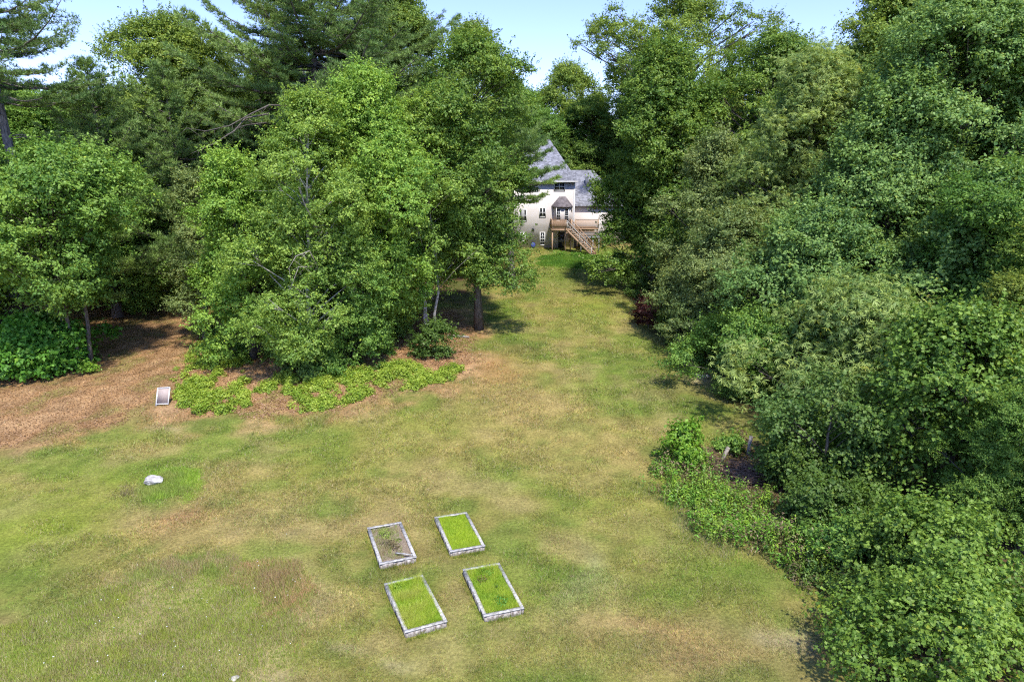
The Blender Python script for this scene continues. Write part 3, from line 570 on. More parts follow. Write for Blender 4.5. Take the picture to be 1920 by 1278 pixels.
# fern-like ground cover on the island
rng = np.random.default_rng(7)
FERN = wpoly([(318, 745), (335, 700), (375, 640), (440, 640), (480, 690), (560, 715), (690, 690), (750, 680), (870, 690), (862, 712), (800, 730), (700, 745), (640, 765), (540, 775), (440, 785), (350, 770)])
q = scatter_poly(rng, FERN, 2600, .4); nn = fbm(q[:, 0], q[:, 1], .9, 77, 3) + rng.normal(0, .05, len(q)); q = q[nn > .545]; q = q[:900]
P = np.column_stack([q, ground_z(q[:, 0], q[:, 1])]); rr = rng.uniform(.08, .34, len(q)) * (1 + .4 * (rng.random(len(q)) < .1))
V, F, c = clump_arrays(rng, P, rr, rr * 1.5, .10, 'leaf', (.20, .33, .03), (.44, .54, .08), dens=.9)
tag(nmesh('fern_ground_cover', V, F, M['leaf'], colors=c), 'yellow-green fern-like ground cover spreading over the leaf litter', 'ground cover', kind='stuff')
q = scatter_poly(rng, wpoly([(395, 610), (640, 560), (760, 600), (760, 700), (560, 720), (420, 660)]), 160); P = np.column_stack([q, ground_z(q[:, 0], q[:, 1])]); rr = rng.uniform(.2, .5, len(q))
V, F, c = clump_arrays(rng, P, rr, rr * 1.1, .11, 'leaf', (.06, .15, .02), (.15, .27, .04), dens=.7)
tag(nmesh('undergrowth', V, F, M['leaf'], colors=c), 'dark leafy undergrowth in the shade of the island trees', 'undergrowth', kind='stuff')
# leaf litter flakes
def litter(name, P2, n, seed, label, ca=(.22, .11, .05), cb=(.62, .40, .24), L_=.10):
    rng = np.random.default_rng(seed); q = scatter_poly(rng, P2, n); m = len(q); P = np.column_stack([q, ground_z(q[:, 0], q[:, 1]) + rng.uniform(.01, .05, m)])
    V, F, rp = leaves(rng, P, nrm(rsph(rng, m) * .6 + np.array([0, 0, 1.])), L_, .6, 0, None, 'leaf'); k = rng.random((m, 1)); c = np.array(ca) * (1 - k) + np.array(cb) * k
    tag(nmesh(name, V, F, M['grass'], colors=np.repeat(c * .9, rp, 0)), label, 'leaf litter', kind='stuff')
litter('leaf_litter', ISLAND, 42000, 3, 'red-brown dead leaves under the island trees'); litter('leaf_litter', LITTER, 42000, 4, 'scattered brown leaves on the bare clearing', ca=(.20, .11, .05), cb=(.56, .36, .20), L_=.08)
litter('leaf_litter', wpoly([(1390, 800), (1480, 860), (1700, 1130), (1700, 1278), (1640, 1278), (1560, 1150), (1300, 900), (1330, 860)]), 9000, 5, 'brown leaf litter under the edge of the wood', ca=(.12, .08, .05), cb=(.34, .22, .14))
# tall weeds
def weeds(name, P2, n, hmin, hmax, seed, label, cols, leaf=.11, per=11):
    rng = np.random.default_rng(seed); q = scatter_poly(rng, P2, n); n = len(q); z = ground_z(q[:, 0], q[:, 1]); patch = fbm(q[:, 0], q[:, 1], 1.1, seed, 2)
    h = (hmin + (hmax - hmin) * np.clip(patch * 1.6 - .3, 0, 1)) * rng.uniform(.7, 1.15, n); ln = rng.normal(0, .12, (n, 2)) * h[:, None]
    ci = np.clip((fbm(q[:, 0], q[:, 1], .8, seed + 5, 2) * 1.6 - .3 + rng.normal(0, .12, n)) * len(cols), 0, len(cols) - 1).astype(int); cc = np.array(cols)[ci]
    ib = np.repeat(np.arange(n), per); u = rng.uniform(.15, 1, len(ib)); e = rsph(rng, len(ib)); e[:, 2] *= .3; e = nrm(e)
    P = np.stack([q[ib, 0] + ln[ib, 0] * u, q[ib, 1] + ln[ib, 1] * u, z[ib] + h[ib] * u], 1) + e * (.10 * (1.3 - u) + .02)[:, None]
    V, F, rp = leaves(rng, P, nrm(e * .3 + np.array([0, 0, .7]) + rsph(rng, len(ib)) * .4), leaf, .4, .2, e, 'leaf'); c = cc[ib] * rng.uniform(.75, 1.3, (len(ib), 1))
    Vb, Fb, cb_ = blades(rng, q[:, 0], q[:, 1], h, .02, cc * .8, lean=.1)
    tag(nmesh(name, np.vstack([V, Vb]), [F, Fb + len(V)], M['grass'], colors=np.vstack([np.repeat(c, rp, 0), cb_])), label, 'weeds', kind='stuff')
weeds('tall_weeds', wpoly([(1225, 870), (1250, 825), (1320, 860), (1350, 905), (1440, 950), (1500, 1010), (1560, 1080), (1470, 1075), (1360, 1030), (1270, 965), (1230, 915)]), 1500, .25, 1.35, 8, 'tall bright weeds on the bank below the leaning posts', [(.14, .30, .03), (.27, .42, .04), (.18, .26, .05), (.15, .34, .03), (.26, .19, .10), (.20, .36, .04)])
weeds('shade_weeds', wpoly([(1440, 950), (1560, 1000), (1700, 1150), (1660, 1240), (1600, 1160), (1470, 1075)]), 1000, .2, .7, 9, 'darker weeds in the shade at the foot of the wood', [(.07, .15, .03), (.12, .20, .03), (.14, .12, .05)])
weeds('house_planting', wpoly([(1030, 476), (1110, 480), (1125, 484), (1060, 482), (1030, 480)]), 220, .2, .6, 10, 'low green planting along the foot of the house', [(.10, .25, .03), (.16, .33, .04)], leaf=.16)

# ------------------------------------------------------------------ lawn blades
rng = np.random.default_rng(21)
def lawn(n, y0, y1):
    u = rng.random(n); y = y0 * (y1 / y0) ** u; x = rng.uniform(-.80, .80, n) * y + rng.uniform(-1, 1, n); return x, y
x, y = lawn(1000000, 12.8, 80)
wm = np.maximum(poly_sd(x, y, WOODR), poly_sd(x, y, WOODL)); lm = np.maximum(poly_sd(x, y, LITTER), poly_sd(x, y, ISLAND)); jit = (fbm(x, y, 1.4, 91, 3) - .5) * 3
k = (wm + jit < 1.0) & ((lm + jit < 0) | (rng.random(len(x)) < .08)); 
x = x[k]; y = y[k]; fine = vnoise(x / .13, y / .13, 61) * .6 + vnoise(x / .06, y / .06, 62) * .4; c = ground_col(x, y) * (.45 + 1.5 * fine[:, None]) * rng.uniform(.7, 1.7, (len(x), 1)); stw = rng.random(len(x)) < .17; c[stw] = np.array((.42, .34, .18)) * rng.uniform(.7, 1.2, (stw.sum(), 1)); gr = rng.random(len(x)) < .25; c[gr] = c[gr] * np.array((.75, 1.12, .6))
thick = sstep(.35, .65, fbm(x, y, 1.2, 92, 3)); V, F, c3 = blades(rng, x, y, (.022 + .055 * thick) * (y / 18) ** .4, .015 * (y / 18), c, lean=.75)
tag(nmesh('lawn_grass', V, F, M['grass'], colors=c3), 'short patchy mown grass', 'grass', kind='stuff')
def tuft_grass(name, P2, n, h, wd, cols, seed, label, lean=.35, patch=1.2, thin=.0):
    rng = np.random.default_rng(seed); q = scatter_poly(rng, P2, n); f = fbm(q[:, 0], q[:, 1], patch, seed, 3); k = rng.random(len(q)) > thin * (f < .45); q = q[k]; f = f[k]
    ci = np.clip((f * 1.9 - .45 + rng.normal(0, .16, len(q))) * len(cols), 0, len(cols) - 1).astype(int); c = np.array(cols)[ci] * rng.uniform(.65, 1.35, (len(q), 1))
    sd = sstep(-.4, .8, poly_sd(q[:, 0], q[:, 1], P2)); V, F, c3 = blades(rng, q[:, 0], q[:, 1], h * (.45 + 1.1 * f) * (.35 + .65 * sd), wd, c, lean=lean)
    return tag(nmesh(name, V, F, M['grass'], colors=c3), label, 'grass', kind='stuff')
tuft_grass('meadow_grass', MEADOW, 110000, .11, .014, [(.24, .36, .04), (.36, .42, .07), (.50, .44, .22), (.30, .42, .05), (.40, .33, .17), (.36, .42, .07)], 31, 'unmown straw and green grass at the bottom corner', thin=.4)
tuft_grass('rusty_grass', wpoly([(430, 1060), (560, 1035), (615, 1100), (610, 1190), (560, 1215), (500, 1150)]), 19000, .20, .013, [(.36, .40, .10), (.52, .33, .17), (.62, .42, .22), (.36, .42, .09), (.44, .32, .16)], 32, 'rust-coloured seeding grass beside the raised beds')
tuft_grass('brown_grass', wpoly([(200, 1100), (230, 1060), (330, 1040), (470, 1030), (450, 1075), (330, 1110)]), 11000, .19, .012, [(.34, .40, .10), (.44, .36, .18), (.50, .38, .20), (.30, .38, .08)], 33, 'brown rough grass along the top of the unmown patch')
tuft_grass('lime_grass', wpoly([(265, 900), (255, 930), (280, 946), (360, 935), (392, 905), (385, 880), (330, 872), (285, 885)]), 16000, .15, .014, [(.30, .50, .05), (.42, .56, .08), (.28, .42, .06), (.36, .42, .10)], 34, 'bright long grass growing round the pale boulder')
tuft_grass('dark_grass', wpoly([(215, 930), (240, 905), (260, 925), (262, 945), (235, 940)]), 1500, .2, .014, [(.24, .24, .10), (.26, .20, .11)], 35, 'dull brown tuft next to the bright long grass')
tuft_grass('bank_grass', wpoly([(1218, 880), (1250, 850), (1300, 960), (1400, 1030), (1520, 1080), (1600, 1150), (1640, 1230), (1600, 1240), (1520, 1140), (1380, 1075), (1270, 1000), (1220, 930)]), 22000, .16, .013, [(.22, .36, .04), (.30, .42, .06), (.40, .36, .18), (.20, .30, .05)], 37, 'longer loose grass where the lawn meets the weeds', thin=.5)
tuft_grass('house_grass', wpoly([(1000, 500), (1010, 478), (1130, 478), (1150, 495), (1100, 505)]), 30000, .14, .05, [(.12, .27, .03), (.19, .34, .04)], 36, 'lush green grass at the foot of the house')
q = scatter_poly(rng, MEADOW, 110, 1.5); z = ground_z(q[:, 0], q[:, 1]) + rng.uniform(.12, .28, len(q)); V, F, rp = leaves(rng, np.column_stack([q, z]), nrm(rsph(rng, len(q)) * .3 + np.array([0, -.3, 1.])), np.random.default_rng(3).uniform(.012, .04, len(q)), 1., 0, None, 'leaf')
tag(nmesh('wildflowers', V, F, M['grass'], colors=np.full((len(V), 3), .8)), 'tiny white flowers dotted through the unmown grass', 'flowers', kind='stuff')

# ------------------------------------------------------------------ raised beds
def bed(px, grass, label, extra=None, seed=0):
    HB = .21; c4 = [g_at(a, b, HB) for a, b in px]; ctr = sum(c4, Vector()) / 4
    v = ((c4[1] + c4[2]) - (c4[0] + c4[3])).normalized(); rz = math.atan2(v.y, v.x); zb = gz(ctr.x, ctr.y)
    root = empty('raised_bed', (ctr.x, ctr.y, zb), rz, label, 'raised bed', 'raised beds on the lawn'); hw, hl = .61, 1.25; rnd = random.Random(seed)
    for nm, a, b in (('cap_board', (-hw, -hl, HB - .035), (hw, -hl + .10, HB)), ('cap_board', (-hw, hl - .10, HB - .035), (hw, hl, HB)), ('cap_board', (-hw, -hl + .102, HB - .036), (-hw + .10, hl - .102, HB - .002)), ('cap_board', (hw - .10, -hl + .102, HB - .036), (hw, hl - .102, HB - .002))):
        m_ = MB(); m_.box(a, b, Matrix.Rotation(rnd.uniform(-.004, .004), 3, 'Z')); m_.build(nm, M['board'], root)
    m_ = MB(); zt = HB - .04        # low walls of rough pale blocks, slightly uneven
    for side in (-1, 1):
        yb = -hl + .03
        while yb < hl - .05:
            L_ = min(.40, hl - .03 - yb); o_ = rnd.uniform(0, .025); x_ = side * (hw - .05); m_.box((x_ - .035 + side * (o_ - .012), yb, -.12), (x_ + .035 + side * (o_ - .012), yb + L_ - .012, zt - rnd.uniform(0, .02))); yb += L_
        xb = -hw + .09
        while xb < hw - .1:
            L_ = min(.36, hw - .09 - xb); o_ = rnd.uniform(0, .03); y_ = side * (hl - .05); m_.box((xb, y_ - .035 + side * (o_ - .012), -.12), (xb + L_ - .012, y_ + .035 + side * (o_ - .012), zt - rnd.uniform(0, .02))); xb += L_
    m_.build('block_wall', M['block'], root)
    nxs = 14; gx, gy = np.meshgrid(np.linspace(-hw + .1, hw - .1, nxs), np.linspace(-hl + .1, hl - .1, nxs * 2)); gzv = HB - .09 + (fbm(gx + seed * 3, gy, .35, seed, 3) - .5) * .08
    i = (np.arange(nxs * 2 - 1)[:, None] * nxs + np.arange(nxs - 1)[None, :]).ravel(); nmesh('soil', np.stack([gx, gy, gzv], -1).reshape(-1, 3), np.stack([i, i + 1, i + nxs + 1, i + nxs], 1), M['soil'], root, smooth=True)
    rg = np.random.default_rng(seed); n, h, cols = grass
    x = rg.uniform(-hw + .11, hw - .11, n); y = rg.uniform(-hl + .11, hl - .11, n); f = fbm(x + seed, y, .35, seed, 3)
    if n < 4000: k = (f > .40) & (x < .32 + .1 * y); x = x[k]; y = y[k]; f = f[k]
    ci = np.clip((f * 2 - .5 + rg.normal(0, .2, len(x))) * len(cols), 0, len(cols) - 1).astype(int); c = np.array(cols)[ci] * rg.uniform(.7, 1.35, (len(x), 1))
    V, F, c3 = blades(rg, x, y, h * (.5 + f), .010, c, lean=.45, z=np.full(len(x), HB - .09)); nmesh('grass', V, F, M['grass'], root, colors=c3)
    if extra:
        for (ex, ey, r_, hh, ca, cb) in extra:
            V, F, c = clump_arrays(rg, np.array([[ex, ey, HB - .1]]), r_, hh, .05, 'leaf', ca, cb, dens=.55); nmesh('weed_foliage', V, F, M['leaf'], root, colors=c)
    return root
def bed_edge(pxs, seed=50):
    rg = np.random.default_rng(seed); xs_ = []; ys_ = []
    for px in pxs:
        c4 = [g_at(a, b, .21) for a, b in px]; ctr = sum(c4, Vector()) / 4
        for i in range(4):
            a, b = c4[i], c4[(i + 1) % 4]; n = 420; t = rg.random(n); o_ = np.abs(rg.normal(0, .07, n)) + .03; mid = (a + b) / 2 - ctr; mid.z = 0; mid.normalize(); f = vnoise(t * 9 + i * 7, t * 0, seed)
            k = rg.random(n) < f; xs_.append((a.x + (b.x - a.x) * t + mid.x * o_)[k]); ys_.append((a.y + (b.y - a.y) * t + mid.y * o_)[k])
    x = np.concatenate(xs_); y = np.concatenate(ys_); c = ground_col(x, y) * rg.uniform(.8, 1.9, (len(x), 1)) * np.array((.85, 1.15, .6)); V, F, c3 = blades(rg, x, y, .13, .012, c, lean=.4)
    tag(nmesh('edge_grass', V, F, M['grass'], colors=c3), 'longer untrimmed grass against the sides of the raised beds', 'grass', kind='stuff')
bed_edge([[(686, 988), (752, 977), (782, 1042), (714, 1057)], [(810, 967), (875, 957), (911, 1022), (848, 1034)], [(720, 1092), (797, 1077), (834, 1163), (760, 1187)], [(865, 1067), (933, 1057), (984, 1135), (912, 1153)]])
GB = [(.36, .52, .04), (.50, .62, .06), (.42, .57, .04)]
b1 = bed([(686, 988), (752, 977), (782, 1042), (714, 1057)], (3900, .12, [(.26, .34, .08), (.34, .40, .10), (.40, .33, .18)]), 'raised bed of dry soil and sparse weeds with a loose board across one corner', [(-.1, .55, .26, .28, (.20, .32, .05), (.38, .48, .09)), (-.12, -.05, .22, .25, (.10, .10, .04), (.20, .17, .08)), (.05, -.3, .18, .22, (.13, .10, .05), (.22, .17, .08)), (.3, .1, .12, .1, (.12, .2, .03), (.26, .34, .05))], 1)
m_ = MB(); m_.bar((.0, -.78, .225), (.48, -1.12, .235), .05, .03); m_.build('loose_board', M['board'], b1)
bed([(810, 967), (875, 957), (911, 1022), (848, 1034)], (26000, .11, GB), 'raised bed filled with even bright lime grass, farthest from the camera', None, 2)
bed([(720, 1092), (797, 1077), (834, 1163), (760, 1187)], (26000, .17, [(.30, .46, .04), (.42, .56, .05), (.50, .60, .08), (.46, .50, .10)]), 'raised bed overflowing with long bright grass, nearest the bottom of the lawn', [(-.3, .85, .2, .28, (.2, .34, .03), (.32, .46, .05))], 3)
bed([(865, 1067), (933, 1057), (984, 1135), (912, 1153)], (22000, .14, [(.28, .45, .04), (.40, .54, .05), (.48, .56, .08)]), 'raised bed of grass with a dark reddish weed clump and a fresh green clump', [(-.18, .45, .2, .25, (.10, .12, .04), (.22, .13, .06)), (.1, -.05, .1, .2, (.08, .15, .04), (.15, .2, .06)), (.05, -.75, .28, .25, (.07, .24, .03), (.15, .36, .05)), (.1, .8, .3, .26, (.12, .28, .02), (.22, .38, .04))], 4)

# ------------------------------------------------------------------ boulder, screen frame, posts, brush pile, log
def rock(name, p, r, seed, label, sc3=(1, .8, .55)):
    import bmesh
    bm = bmesh.new(); bmesh.ops.create_icosphere(bm, subdivisions=4, radius=1); rn = np.random.default_rng(seed); pl = [(rsph(rn, 1)[0], rn.uniform(.55, .85)) for _ in range(11)]
    for v in bm.verts:
        c = np.array(v.co)
        for n_, d_ in pl:
            t = c @ n_ - d_
            if t > 0: c = c - n_ * t * .92
        c = c * (1 + .45 * (fbm(c[0] * 2.2 + 5, c[1] * 2.2 + c[2] * 2, 1, seed, 4) - .5)); v.co = Vector(c * np.array(sc3) * r)
    me = bpy.data.meshes.new(name); bm.to_mesh(me); bm.free(); me.materials.append(M['rock']); o = bpy.data.objects.new(name, me); COL.objects.link(o); o.location = p
    return tag(o, label, 'rock')
p = g_at(288, 908); rock('boulder', (p.x, p.y, p.z + .12), .42, 5, 'pale grey-white boulder sitting in a ring of bright long grass', (1, .9, .62)).rotation_euler = (0, .1, .5)
p = g_at(440, 1272); rock('stone', (p.x, p.y, p.z + .02), .14, 6, 'small pale stone half buried in the unmown grass at the bottom')
p = g_at(1312, 703); rock('flat_stone', (p.x, p.y, p.z - .05), .55, 8, 'flat pale stone slab at the lawn edge below the small dark tree', (1.1, .8, .25))
b = g_at(304, 760); Yb = b.y; tl, tr_, bl, br = at(296, 727, Yb + .35), at(318.5, 726, Yb + .35), at(292.5, 761, Yb), at(315, 758.5, Yb)
root = empty('window_screen', b, 0, 'white-framed mesh screen propped upright at the edge of the leaf litter', 'screen'); iv = Vector(b)
for a_, c_ in ((tl, bl), (tr_, br), (tl, tr_), (bl.lerp(tl, .10), br.lerp(tr_, .06))):
    m_ = MB(); m_.bar(a_ - iv, c_ - iv, .055, .04); m_.build('frame_bar', M['white'], root)
m_ = MB(); n_ = Vector((0, .012, 0)); q4 = [bl.lerp(tl, .12) - iv, br.lerp(tr_, .08) - iv, tr_ - iv, tl - iv]; m_.add([v + n_ for v in q4] + [v + n_ * 2 for v in q4], [(0, 1, 2, 3), (7, 6, 5, 4), (0, 4, 5, 1), (1, 5, 6, 2), (2, 6, 7, 3), (3, 7, 4, 0)]); m_.build('mesh_panel', M['screen'], root)
for (bx, by, tx, ty, lb) in ((1346, 868, 1366, 838, 'grey wooden post leaning over the brush pile, the thicker and more tilted one'), (1401, 853, 1408.5, 817, 'thin pale wooden post standing nearly upright against the dark wood')):
    p = g_at(bx, by); t_ = at(tx, ty, p.y + .15); m_ = MB(); m_.bar(Vector((0, 0, -.3)) + (p - t_).normalized() * .0, t_ - p, .14, .10); tag(m_.build('wooden_post', M['dead_wood'], loc=p), lb, 'post')
rnd = random.Random(9); m_ = MB(); pb = g_at(1365, 885)
arc = [g_at(*a) for a in ((1322, 846), (1333, 866), (1350, 882), (1376, 898), (1408, 908), (1402, 884), (1375, 880))]
for k in range(520):
    f = rnd.random() * 5.99; a_ = arc[int(f)].lerp(arc[int(f) + 1 if int(f) < 6 else 6], f - int(f)) - pb; a_ += Vector((rnd.gauss(0, .18), rnd.gauss(0, .22), rnd.uniform(.0, .28))); dv = Vector((1, -.6 + rnd.gauss(0, .5), rnd.gauss(0, .15))).normalized() * rnd.uniform(.2, .9)
    m_.tube([a_ - dv * .5, a_ + Vector((0, 0, rnd.gauss(0, .04))), a_ + dv * .5], [.012, .014, .006], 3)
tag(m_.build('brush_pile', M['brush'], loc=pb), 'low bank of brown twigs and brush heaped round the leaning posts', 'brush pile')
litter('leaf_litter', wpoly([(1330, 860), (1350, 885), (1400, 902), (1410, 880), (1370, 872)]), 1500, 15, 'red-brown leaves caught on the brush pile', ca=(.30, .14, .08), cb=(.55, .34, .22))
a_, c_ = g_at(838, 632), g_at(880, 634); m_ = MB(); m_.tube([Vector((0, 0, .09)), (c_ - a_) * .5 + Vector((0, .05, .10)), c_ - a_ + Vector((0, 0, .09))], [.09, .08, .06], 8); tag(m_.build('fallen_log', M['dead_wood'], loc=a_, smooth=True), 'slim grey fallen log on the litter beside the oak trunk', 'log')
# broken limb on the tallest pine and dead twigs on the pale-barked tree
def limb(root_lab, segs, Yd, name, mt, label):
    o = pick(root_lab); m_ = MB(); ol = Vector(o.location); jr = random.Random(3)
    for pts, r0 in segs:
        P = [at(a, b, Yd + dy) - ol for a, b, dy in pts]; n = len(P); m_.tube(P, [max(.008, r0 * (1 - .8 * i / (n - 1))) for i in range(n)], 5)
        for i in range(1, n):
            for _ in range(3):
                s0 = P[i - 1].lerp(P[i], jr.random()); m_.tube([s0, s0 + Vector((jr.gauss(0, .5), jr.gauss(0, .4), jr.gauss(-.15, .4)))], [r0 * .22, .006], 3)
    c = m_.build(name, mt, o, smooth=True); c['label'] = label
limb('tallest white pine', [([(560, 200, 3), (505, 197, 0), (470, 214, -1), (430, 236, -2), (385, 246, -3), (350, 240, -3)], .07), ([(505, 213, 0), (460, 222, -1), (440, 245, -2), (400, 270, -3), (370, 283, -4)], .07), ([(500, 230, 1), (465, 234, 0), (440, 240, -1)], .05)], 50, 'dead_limb', M['bark'], 'broken bare limb hanging below the crown')
limb('pale-barked tree', [([(600, 510, 0), (580, 470, -1), (555, 480, -1.5), (540, 505, -2)], .04), ([(590, 500, 0), (560, 500, -1), (545, 540, -1.5)], .035), ([(600, 440, 0), (570, 380, -.6), (560, 350, -.8)], .05)], 37.4, 'dead_branch', M['dead_wood'], 'bare grey twigs')

# ------------------------------------------------------------------ house
HY = 80.
def hp(px, py, Y_=HY): return at(px, py, Y_)
hx0, hx1 = hp(868, 400).x, hp(1077, 400).x; hzb = hp(1040, 466).z - .6; eave = hp(1040, 341).z
O = Vector((hx1, HY, gz(hx1, HY)))
house = empty('house', O, 0, 'cream-sided three-level house with grey roof half hidden by the trees', 'house')
def part(m_, name, mt, par=house, lab=None):
    o = m_.build(name, mt, par); 
    if lab: o['label'] = lab
    return o
def L(v): return Vector(v) - O
def lbox(m_, a, b): m_.box(L(a), L(b))
m_ = MB(); lbox(m_, (hx0, HY, hzb), (hx1, HY + 9, eave)); part(m_, 'wall', M['siding'])
# hip roof
def hip(m_, x0, x1, y0, y1, ze, rx0, rx1, zr, th=.14):
    ym = (y0 + y1) / 2; V = [(x0, y0, ze), (x1, y0, ze), (x1, y1, ze), (x0, y1, ze), (rx0, ym, zr), (rx1, ym, zr)]
    V = [L(v) for v in V]; V2 = [v - Vector((0, 0, th)) for v in V[:4]]
    m_.add(V + V2, [(0, 1, 5, 4), (2, 3, 4, 5), (6, 9, 8, 7), (6, 7, 1, 0), (7, 8, 2, 1), (8, 9, 3, 2), (9, 6, 0, 3)], [(1, 2, 5), (3, 0, 4)])
zr = at(1031, 262, HY + 4.5).z; rx = at(1031, 262, HY + 4.5).x
m_ = MB(); hip(m_, hx0 - .35, hx1 + .3, HY - .4, HY + 9.4, eave + .12, rx - .5, rx, zr); rf = part(m_, 'roof', M['roof'])
m_ = MB(); lbox(m_, (hx0 - .37, HY - .43, eave - .06), (hx1 + .32, HY - .402, eave + .10)); part(m_, 'fascia', M['white'], rf)
m_ = MB(); lbox(m_, (hx1 - .14, HY - .03, hzb), (hx1 + .03, HY - .003, eave - .07)); part(m_, 'corner_board', M['white'])
# wing
wx1 = hp(1165, 400, 82).x; wz = hp(1090, 385, 82).z; wr = hp(1090, 319, 86).z
m_ = MB(); lbox(m_, (hx1 + .003, 82, hzb), (wx1, 90, wz)); part(m_, 'wing_wall', M['siding'])
m_ = MB(); V = [(hx1 + .004, 81.6, wz + .05), (wx1 + .3, 81.6, wz + .05), (wx1 - 3.0, 86, wr), (hx1 + .004, 86, wr), (hx1 + .004, 90.4, wz + .05), (wx1 + .3, 90.4, wz + .05)]; V = [L(v) for v in V]; V += [v - Vector((0, 0, .14)) for v in (V[0], V[1])]
m_.add(V, [(0, 1, 2, 3), (3, 2, 5, 4), (6, 7, 1, 0)], [(1, 5, 2)]); part(m_, 'wing_roof', M['roof'])
m_ = MB(); a_ = hp(1101, 326, 85.2); m_.box(L((a_.x - .3, 84.0, wr - 2.2)), L((a_.x + .05, 84.5, wr - .75))); part(m_, 'chimney', M['deck_grey'])
def window(x0, x1, y0, y1, Y_=HY, panes=1, mull=(2, 2), par=house, nm='window'):
    a = hp(x0, y0, Y_); b = hp(x1, y1, Y_); m_ = MB(); f = .09; W = b.x - a.x; y1_ = Y_ - .004
    m_.box(L((a.x - f, Y_ - .06, b.z - f)), L((a.x, y1_, a.z + f))); m_.box(L((b.x, Y_ - .06, b.z - f)), L((b.x + f, y1_, a.z + f)))
    m_.box(L((a.x, Y_ - .058, a.z)), L((b.x, y1_, a.z + f))); m_.box(L((a.x, Y_ - .058, b.z - f)), L((b.x, y1_, b.z)))
    for k in range(1, panes): xm = a.x + W * k / panes; m_.box(L((xm - .06, Y_ - .057, b.z)), L((xm + .06, y1_, a.z)))
    zm = (a.z + b.z) / 2; m_.box(L((a.x, Y_ - .050, zm - .035)), L((b.x, y1_, zm + .035)))
    for p_ in range(panes):
        xa = a.x + W * p_ / panes; xb = a.x + W * (p_ + 1) / panes
        for k in range(1, mull[0]): xm = xa + (xb - xa) * k / mull[0]; m_.box(L((xm - .012, Y_ - .040, b.z)), L((xm + .012, y1_, a.z)))
        for k in range(1, mull[1] * 2):
            if k != mull[1]: z_ = b.z + (a.z - b.z) * k / (mull[1] * 2); m_.box(L((a.x, Y_ - .038, z_ - .012)), L((b.x, y1_, z_ + .012)))
    fr = m_.build(nm, M['white'], par); g_ = MB(); g_.box(L((a.x, Y_ - .02, b.z)), L((b.x, Y_ - .006, a.z))); g_.build('pane', M['glass'], fr)
window(1040, 1058, 343.5, 356.5, panes=2); window(1012.5, 1022, 391, 406, panes=2, mull=(1, 2)); window(975, 986, 394, 414, panes=2); window(1013.5, 1020.5, 436.5, 458.5); window(976, 984, 437, 451)
window(935, 947, 394, 412, panes=2); window(940, 950, 344, 357, panes=2); window(1000, 1008, 344, 357, panes=1); window(930, 946, 437, 451, panes=2)
# bay with its own roof
bx0, bx1 = hp(1038.5, 400, 79).x, hp(1073.5, 400, 79).x; bzt = hp(1050, 387.5, 79).z; bzb = hp(1050, 425, 79).z
m_ = MB(); q6 = [(bx0, HY - .003), (bx0 + .55, 79.1), (bx1 - .55, 79.1), (bx1, HY - .003)]; V = [L((x, y, z)) for z in (bzb, bzt) for x, y in q6]; m_.add(V, [(0, 1, 5, 4), (1, 2, 6, 5), (2, 3, 7, 6), (4, 5, 6, 7), (3, 2, 1, 0)]); bay = part(m_, 'bay', M['siding'])
bt = hp(1049, 368.5, 79.8); bt2 = hp(1061, 368.5, 79.8)
m_ = MB(); q6 = [(bx0 - .25, HY - .004), (bx0 + .42, 78.85), (bx1 - .42, 78.85), (bx1 + .1, HY - .004)]; V = [L((x, y, bzt + .02)) for x, y in q6] + [L((bt.x, HY - .01, bt.z)), L((bt2.x, HY - .01, bt.z))] + [L((x, y, bzt - .10)) for x, y in q6]
m_.add(V, [(1, 2, 5, 4), (6, 7, 1, 0), (7, 8, 2, 1), (8, 9, 3, 2), (9, 8, 7, 6)], [(0, 1, 4), (2, 3, 5)]); part(m_, 'bay_roof', M['roof_bay'])
window(1044, 1049.5, 391.5, 413, 79.1, mull=(2, 2)); window(1059.5, 1065, 391.5, 418, 79.1, mull=(1, 3), nm='glazed_door')
a_ = hp(1071, 394); m_ = MB(); m_.box(L((a_.x - .08, HY - .17, a_.z - .14)), L((a_.x + .08, HY - .004, a_.z + .14))); part(m_, 'wall_lamp', M['dark'])
a_ = hp(999.5, 430.5); m_ = MB(); m_.box(L((a_.x - .14, HY - .14, a_.z - .13)), L((a_.x + .14, HY - .004, a_.z + .15))); part(m_, 'vent', M['dark'])
a_ = hp(1047, 435); c_ = hp(1058, 466); m_ = MB(); m_.box(L((a_.x, HY - .05, c_.z)), L((c_.x, HY - .004, a_.z))); part(m_, 'under_deck_shade', M['glass'])  # dark sheet standing in for the deep shade under the deck
# decks
deck = empty('wooden_deck', O, 0, 'cedar deck with railings and a staircase against the house wall', 'deck')
def railing(a, b, h_, mt, par, nm='railing', infill=.115):
    a = L(a); b = L(b); m_ = MB(); up = Vector((0, 0, h_)); m_.bar(a + up, b + up, .10, .05); m_.bar(a + Vector((0, 0, .08)), b + Vector((0, 0, .08)), .04, .08); n = max(2, int((b - a).length / infill))
    for k in range(n + 1):
        p = a.lerp(b, k / n); w_ = .10 if k in (0, n) else .055; m_.box((p.x - w_ / 2, p.y - w_ / 2, p.z), (p.x + w_ / 2, p.y + w_ / 2, p.z + h_ - (.026 if w_ < .1 else -.03)))
    return m_.build(nm, mt, par)
DY = 77.4; fz = hp(1050, 429.5, DY).z; dx0, dx1, dx2 = hp(1034.5, 420, DY).x, hp(1061, 420, DY).x, hp(1072, 420, DY).x
m_ = MB(); m_.box(L((dx0, DY, fz - .22)), L((dx2, 79.05, fz))); m_.box(L((dx0, 79.055, fz - .2)), L((bx0 - .01, 79.97, fz - .002))); part(m_, 'deck_floor', M['deck'], deck)
